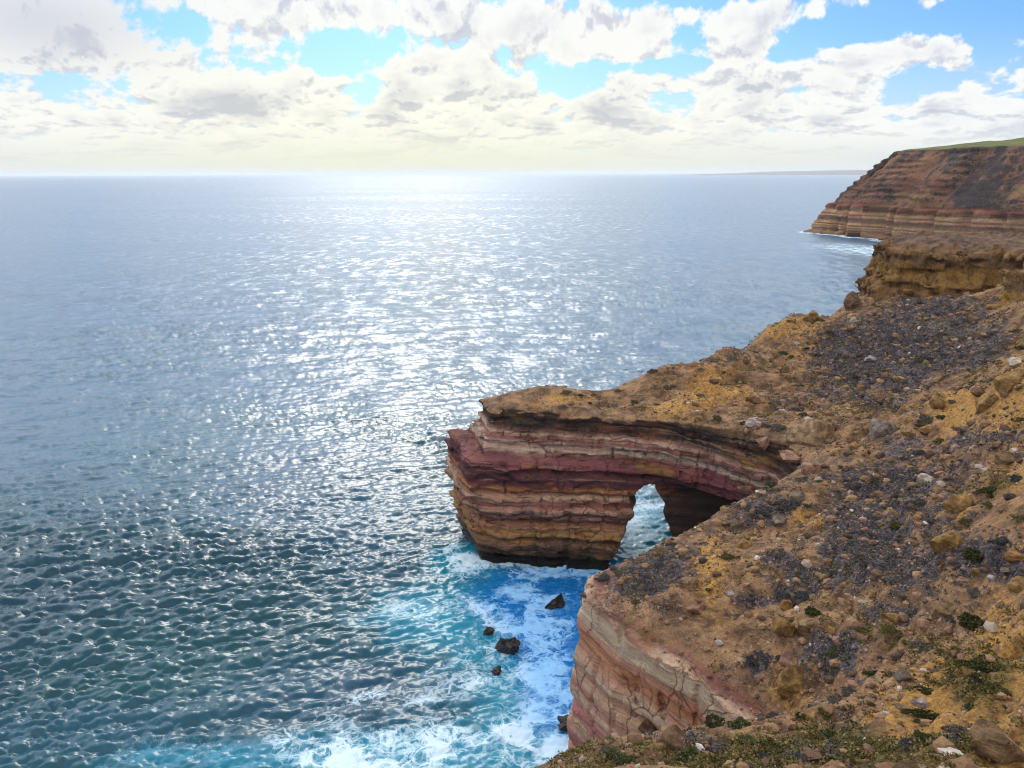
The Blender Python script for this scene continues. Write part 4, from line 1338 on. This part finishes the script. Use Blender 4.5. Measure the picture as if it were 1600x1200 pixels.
def bush(u, v, wpx, kind, colour, label, sc=(1, 1, 1), group=None, rot=None, p=None, rad=None):
    if p is None:
        p = hit(u, v)
        if p is None:
            return None
    if rad is None:
        depth = p[1] * math.cos(PITCH) + (CAM_H - p[2]) * math.sin(PITCH)
        rad = wpx / 2 * depth / FPX
    e = bpy.data.objects.new('shrub', None)
    col.objects.link(e)
    e.empty_display_size = .2
    e.location = (p[0], p[1], p[2] - .05 * rad)
    e.rotation_euler = (0, 0, random.uniform(0, 6.28) if rot is None else rot)
    e.scale = (rad * sc[0], rad * sc[1], rad * sc[2])
    e['label'] = label; e['category'] = 'shrub'
    if group:
        e['group'] = group
    f = add('foliage', BUSH[kind][0], e); f.color = tuple(colour) + (1,)
    add('branches', BUSH[kind][1], e)
    return e


HB = [
    (1551, 772, 46, 1, DKG, 'dark green shrub, long and low, in the grey scree at right', 'the long low shrub', (1.1, .6, .7)),
    (1588, 754, 30, 0, GBL, 'dark blue grey shrub above the long low shrub', None, (1, 1, .9)),
    (1400, 826, 30, 0, OLV, 'small olive shrub alone on the dark blue scree', 'the small olive shrub', (1, .8, .8)),
    (1520, 876, 44, 0, DKG, 'round dark green shrub beside the pitted yellow outcrop', 'the round dark shrub', (1, 1, 1.1)),
    (1448, 660, 30, 2, GRY, 'grey shrub between two ochre boulders in mid slope', 'the mid slope grey shrub', (1, 1, 1)),
    (1267, 960, 30, 0, DKG, 'dark shrub in the hollow right of the orange boulder', None, (1, 1, .9)),
    (1516, 980, 54, 0, DKG, 'large domed dark green shrub right of the tan wedge', 'the domed dark shrub', (1, 1, .95)),
    (1487, 972, 20, 2, GBL, 'small blue grey shrub between the tan wedge and the domed dark shrub', None, (1, 1, .9)),
    (1174, 1036, 28, 0, GBL, 'dark blue grey shrub on the rim above the cream cliff', 'the rim shrub', (1, 1, 1)),
    (1306, 1022, 30, 2, GRN, 'green shrub below the middle of the ribbed outcrop', None, (1, 1, .8)),
    (1545, 1052, 72, 1, DKG, 'long dark green shrub, biggest on the ochre slope at right', 'the long dark shrub', (1.2, .55, .75)),
    (1556, 1084, 54, 3, OLV, 'olive shrub mat just below the long dark shrub', None, (1.2, .6, .7)),
    (1450, 1124, 58, 1, DKG, 'dark green shrub, alone on bare ochre soil', 'the lone dark shrub', (1.2, .5, .7)),
    (1515, 1110, 26, 0, GRN, 'small round green shrub right of the lone dark shrub', None, (1, 1, .9)),
    (1202, 1174, 54, 0, OLV, 'olive green shrub at the bottom, right of the cream cliff foot', 'the bottom olive shrub', (1, 1, .8)),
    (1297, 1156, 40, 0, GRN, 'green shrub at the bottom between two grey patches', 'the bottom green shrub', (1, 1, .85)),
    (1415, 1168, 28, 2, GBL, 'round blue green shrub at the bottom below the lone dark shrub', None, (1, 1, .9)),
    (1496, 1160, 58, 2, GRY, 'wide dry grey brown shrub left of the corner rock', 'the dry wide shrub', (1, 1, .8)),
    (1541, 1150, 34, 2, GBL, 'blue grey shrub right of the dry wide shrub', None, (1, 1, .9)),
    (1488, 1064, 20, 0, GBL, 'small dark shrub left of the long dark shrub', None, (1, 1, .9)),
    (1080, 1190, 56, 0, GRN, 'bright green shrub at the bottom edge of the nearest spur', 'the spur green shrub', (1, 1, .8)),
    (1130, 1180, 40, 2, GRY, 'grey shrub right of the spur green shrub', None, (1, 1, .8)),
    (945, 1180, 30, 2, GRY, 'dry grey shrub near the seaward end of the nearest spur', None, (1, 1, .8)),
    (1216, 1030, 14, 0, GBL, 'tiny dark shrub left of the pinkish boulder', None, (1, 1, 1)),
    (1248, 1122, 20, 0, DKG, 'dark shrub at the foot of the tall ochre outcrop', None, (1, 1, 1)),
    (1285, 1115, 24, 0, OLV, 'olive shrub right of the tall ochre outcrop foot', None, (1, 1, .9)),
    (1330, 1138, 34, 0, DKG, 'dark green shrub above the bottom green shrub', None, (1, 1, .7)),
    (1392, 1060, 26, 3, OLV, 'olive shrub on ochre soil in the middle of the near slope', None, (1.1, .8, .8)),
    (1445, 1085, 30, 3, DKG, 'small dark shrub uphill from the lone dark shrub', None, (1.1, .7, .8)),
    (1232, 792, 40, 2, GBL, 'blue grey shrub on the rim right of the dark cave', None, (1.1, .8, .7)),
    (1185, 800, 36, 3, GBL, 'dark blue shrub mat on the skyline above the dark cave', 'the skyline shrub mat', (1.2, .8, .7)),
    (1215, 672, 22, 2, GRY, 'grey shrub growing at the top of the banded cliff wall end', None, (1, 1, 1)),
]
for (u, v, wpx, kd, colr, lab, lm, sc) in HB:
    if bush(u, v, wpx * 1.1, kd, colr, lab, sc, rot=random.uniform(-.35, .35)):
        PLACED.append((u, v, lm))

# ------------------------------------------------------------------ more rocks and shrubs, each told by what it lies next to
USED = set()


def describe(u, v, lead):
    lms = sorted([(math.hypot(u - a, (v - b) * 1.2), a, b, t) for a, b, t in PLACED if t], key=lambda t: t[0])
    for joiner in ('', 'a little way '):
        for dist, a, b, t in lms[:9]:
            dx_, dy_ = u - a, v - b
            if dist < 14:
                continue
            if abs(dx_) > 2.2 * abs(dy_):
                rel = 'right of' if dx_ > 0 else 'left of'
            elif abs(dy_) > 2.2 * abs(dx_):
                rel = 'below' if dy_ > 0 else 'above'
            else:
                rel = ('below' if dy_ > 0 else 'above') + ' and ' + ('right' if dx_ > 0 else 'left') + ' of'
            far_ = '' if dist < 70 else ('well ' if dist < 170 else 'far ')
            lab = f'{lead} {far_}{rel} {t}'
            if lab not in USED and len(lab.split()) <= 16:
                USED.add(lab)
                return lab
    return None


def project(p):
    f = p[1] * math.cos(PITCH) - (p[2] - CAM_H) * math.sin(PITCH)
    up = p[1] * math.sin(PITCH) + (p[2] - CAM_H) * math.cos(PITCH)
    return 800 + FPX * p[0] / f, 600 - FPX * up / f, f


def visible(p):
    u, v, f = project(p)
    if not (0 < u < 1600 and 180 < v < 1200):
        return None
    q = hit(u, v - 1.0)
    if q is None or abs(q[1] - p[1]) > 4:
        return None
    return u, v, f


PHRASE = {TAN: 'tan', OCH: 'ochre', PINK: 'pinkish', GREY: 'grey', PALE: 'pale', BROWN: 'brown', ORNG: 'orange', LAV: 'pale grey'}
r_ = np.random.default_rng(77)
cnt = 0; taken = [(u, v) for u, v, _ in PLACED]
for _ in range(3000):
    if cnt >= 105:
        break
    x, y = r_.uniform(4, 100), r_.uniform(22, 185)
    if g_sample(GD, x, y) > -.8:
        continue
    z = float(g_sample(GH, x, y))
    uv = visible((x, y, z))
    if uv is None or min(math.hypot(uv[0] - a, uv[1] - b) for a, b in taken) < 17:
        continue
    colr = [TAN, OCH, PINK, GREY, PALE, BROWN, ORNG, LAV][r_.choice(8, p=[.26, .2, .11, .15, .06, .16, .03, .03])]
    rad =   .36 * r_.pareto(2.2) + .32
    rad = min(rad, 1.25 if y > 60 else .62)
    wpx = 2 * rad * FPX / uv[2]
    if wpx < 7:
        continue
    size = 'small' if rad < .42 else ('mid-sized' if rad < .75 else 'big')
    lab = describe(uv[0], uv[1], f'{size} {PHRASE[colr]} rock')
    if lab is None:
        continue
    place(ROCKS[r_.integers(0, 6)], 'boulder', uv[0], uv[1], wpx, colr, lab, 'boulder', 'rocks strewn over the slope', sc=(1, 1, r_.uniform(.8, 1.1)))
    taken.append(uv[:2]); cnt += 1
cnt = 0
for _ in range(4000):
    if cnt >= 165:
        break
    x, y = r_.uniform(4, 100), r_.uniform(22, 185)
    if g_sample(GD, x, y) > -1.2:
        continue
    z = float(g_sample(GH, x, y))
    uv = visible((x, y, z))
    if uv is None or min(math.hypot(uv[0] - a, uv[1] - b) for a, b in taken) < 15:
        continue
    sc_, oc_, gr_ = masks(np.array([x]), np.array([y]))
    if r_.uniform() > .25 + .8 * max(sc_[0], gr_[0]):
        continue
    if sc_[0] > .35:
        colr, nm = (GBL, 'blue grey') if r_.uniform() < .7 else (GRY, 'dry grey')
    else:
        colr, nm = [(DKG, 'dark green'), (OLV, 'olive'), (GRN, 'green'), (GRY, 'dry grey')][r_.integers(0, 4)]
    rad = r_.uniform(.38, 1.0) * (1.0 if y < 90 else 1.25)
    if 2 * rad * FPX / uv[2] < 7:
        continue
    size = 'small' if rad < .55 else 'mid-sized'
    lab = describe(uv[0], uv[1], f'{size} {nm} shrub')
    if lab is None:
        continue
    bush(0, 0, 0, int(r_.integers(0, 4)), colr, lab, (1, r_.uniform(.7, 1), r_.uniform(.6, .95)), 'shrubs scattered over the slope', None, (x, y, z), rad)
    taken.append(uv[:2]); cnt += 1


# ------------------------------------------------------------------ loose rubble, scrub and dry grass nobody could count
def ground_points(n, seed, weight, xr=(2, 112), yr=(18, 195), rim=-.3):
    r = np.random.default_rng(seed)
    x = r.uniform(*xr, n * 6); y = r.uniform(*yr, n * 6)
    ok = g_sample(GD, x, y) < rim
    x, y = x[ok], y[ok]
    pr = weight(x, y) * np.clip(60 / np.maximum(y, 30), .3, 1.6)
    k = r.uniform(0, 1, len(x)) < pr
    x, y = x[k][:n], y[k][:n]
    bl = poly_sd(x, y, BLUFF) > 1
    x, y = x[bl], y[bl]
    return x, y, g_sample(GH, x, y), r


def build_rubble():
    m, s = material('loose_rubble')
    t = s.attr('tone')
    c = s.ramp(t, [(0, (.055, .042, .038)), (.25, (.13, .082, .055)), (.45, (.22, .13, .072)), (.62, (.29, .19, .105)), (.78, (.26, .15, .115)), (.88, (.34, .27, .21)), (1, (.55, .49, .45))])
    n = s.noise(s.pos(), 6.0, 5, .7)
    c = s.mix(1.0, c, s.ramp(n, [(.3, (.7, .7, .7)), (.5, (1, 1, 1)), (.7, (1.25, 1.2, 1.2))]), 'MULTIPLY')
    s.principled(c, .95, s.bump(n, .7, .06), .1)
    cl = lambda x, y: np.clip(.28 + .9 * soft_blobs(x, y, SCREE) + .8 * fbm(x / 6, y / 6, None, 3, 601), .02, 1)
    x, y, z, r = ground_points(26000, 31, cl, rim=-.1)
    base = [rock_shape(650 + i, 1, (1, r.uniform(.6, .95), r.uniform(.5, .8)), 5, .12) for i in range(5)]
    VV, FF, TT = [], [], []
    k = 0
    for i in range(len(x)):
        V, Fc = base[i % 5]
        sz = min(.075 + .085 * r.pareto(2.2), .55) * (1.0 if y[i] < 80 else 1.35)
        a = r.uniform(0, 6.28); b = r.normal(0, .4)
        Mz = np.array([[math.cos(a), -math.sin(a), 0], [math.sin(a), math.cos(a), 0], [0, 0, 1]])
        Mx = np.array([[1, 0, 0], [0, math.cos(b), -math.sin(b)], [0, math.sin(b), math.cos(b)]])
        VV.append(V @ (Mx @ Mz).T * sz + np.array([x[i], y[i], z[i] + sz * .18]))
        FF.append(Fc + k); k += len(V)
        TT.append(np.full(len(V), np.clip(r.normal(.45, .24), 0, 1)))
    add('rubble', new_mesh('rubble', np.concatenate(VV), np.concatenate(FF), m, False, {'tone': np.concatenate(TT)}), kind='stuff', label='loose stones littering the slope')


build_rubble()


def build_tufts(name, n, seed, weight, hgt, wid, cols, label, nb=26):
    m, s = material(name + '_leaves')
    c = s.ramp(s.attr('tone'), [(i / (len(cols) - 1), cc) for i, cc in enumerate(cols)])
    s.principled(c, .85, None, .15)
    x, y, z, r = ground_points(n, seed, weight, rim=-.5)
    n = len(x)
    sz = r.uniform(.6, 1.5, n) * np.where(y < 80, 1, 1.3)
    a = r.uniform(0, 6.28, (n, nb)); ph = np.arccos(r.uniform(.05, 1, (n, nb))); q = r.uniform(.6, 1.05, (n, nb))
    d = np.stack([np.cos(a) * np.sin(ph), np.sin(a) * np.sin(ph), np.cos(ph)], -1)
    cen = np.stack([x, y, z - .02], -1)[:, None] + d * (q * sz[:, None])[..., None] * np.array([wid, wid, hgt])
    up = d + r.normal(0, .6, d.shape); up /= np.linalg.norm(up, axis=-1)[..., None]
    sd2 = np.cross(up, r.normal(size=d.shape)); sd2 /= np.linalg.norm(sd2, axis=-1)[..., None]
    lf = (.30 * wid * sz)[:, None, None] * r.uniform(.6, 1.3, (n, nb, 1))
    V = np.stack([cen - up * lf * .6, cen + sd2 * lf * .5, cen + up * lf, cen - sd2 * lf * .5], 2).reshape(-1, 3)
    tone = np.repeat(np.clip(r.normal(.5, .22, n)[:, None] + r.normal(0, .12, a.shape), 0, 1).reshape(-1), 4)
    add(name, new_mesh(name, V, np.arange(len(V)).reshape(-1, 4), m, False, {'tone': tone}), kind='stuff', label=label)


build_tufts('scrub', 16000, 41, lambda x, y: np.clip(1.1 * soft_blobs(x, y, SCREE) + .55 * fbm(x / 5, y / 5, None, 3, 611) - .12, 0, 1), .24, .30,
            [(.040, .037, .044), (.080, .078, .088), (.13, .122, .128), (.20, .18, .165)], 'low grey blue scrub covering the dark scree')
build_tufts('grass', 30000, 43, lambda x, y: np.clip(.9 * soft_blobs(x, y, GREEN) + .6 * fbm(x / 4, y / 4, None, 3, 621) - .06, 0, 1), .19, .29,
            [(.05, .05, .018), (.11, .095, .03), (.19, .15, .055), (.28, .22, .10)], 'dry olive tussocks and creeping plants on the ochre soil')

# ------------------------------------------------------------------ sea air
m, s = material('sea_air')
pv = s.n('ShaderNodeVolumePrincipled')
pv.inputs['Color'].default_value = (.90, .95, 1.0, 1)
pv.inputs['Density'].default_value = HAZE_D
pv.inputs['Anisotropy'].default_value = .35
mo = s.n('ShaderNodeOutputMaterial')
s.nt.links.new(pv.outputs[0], mo.inputs['Volume'])
L_, y0_, y1_, z0_, z1_ = 128000.0, -400.0, 128000.0, -9.0, 165.0
bv = np.array([(a, b, c) for c in (z0_, z1_) for b in (y0_, y1_) for a in (-L_, L_)])
bf = np.array([[0, 2, 3, 1], [4, 5, 7, 6], [0, 1, 5, 4], [2, 6, 7, 3], [0, 4, 6, 2], [1, 3, 7, 5]])
if HAZE_D > 0:
    add('haze', new_mesh('haze', bv, bf, m, False), kind='stuff', label='thin sea haze')
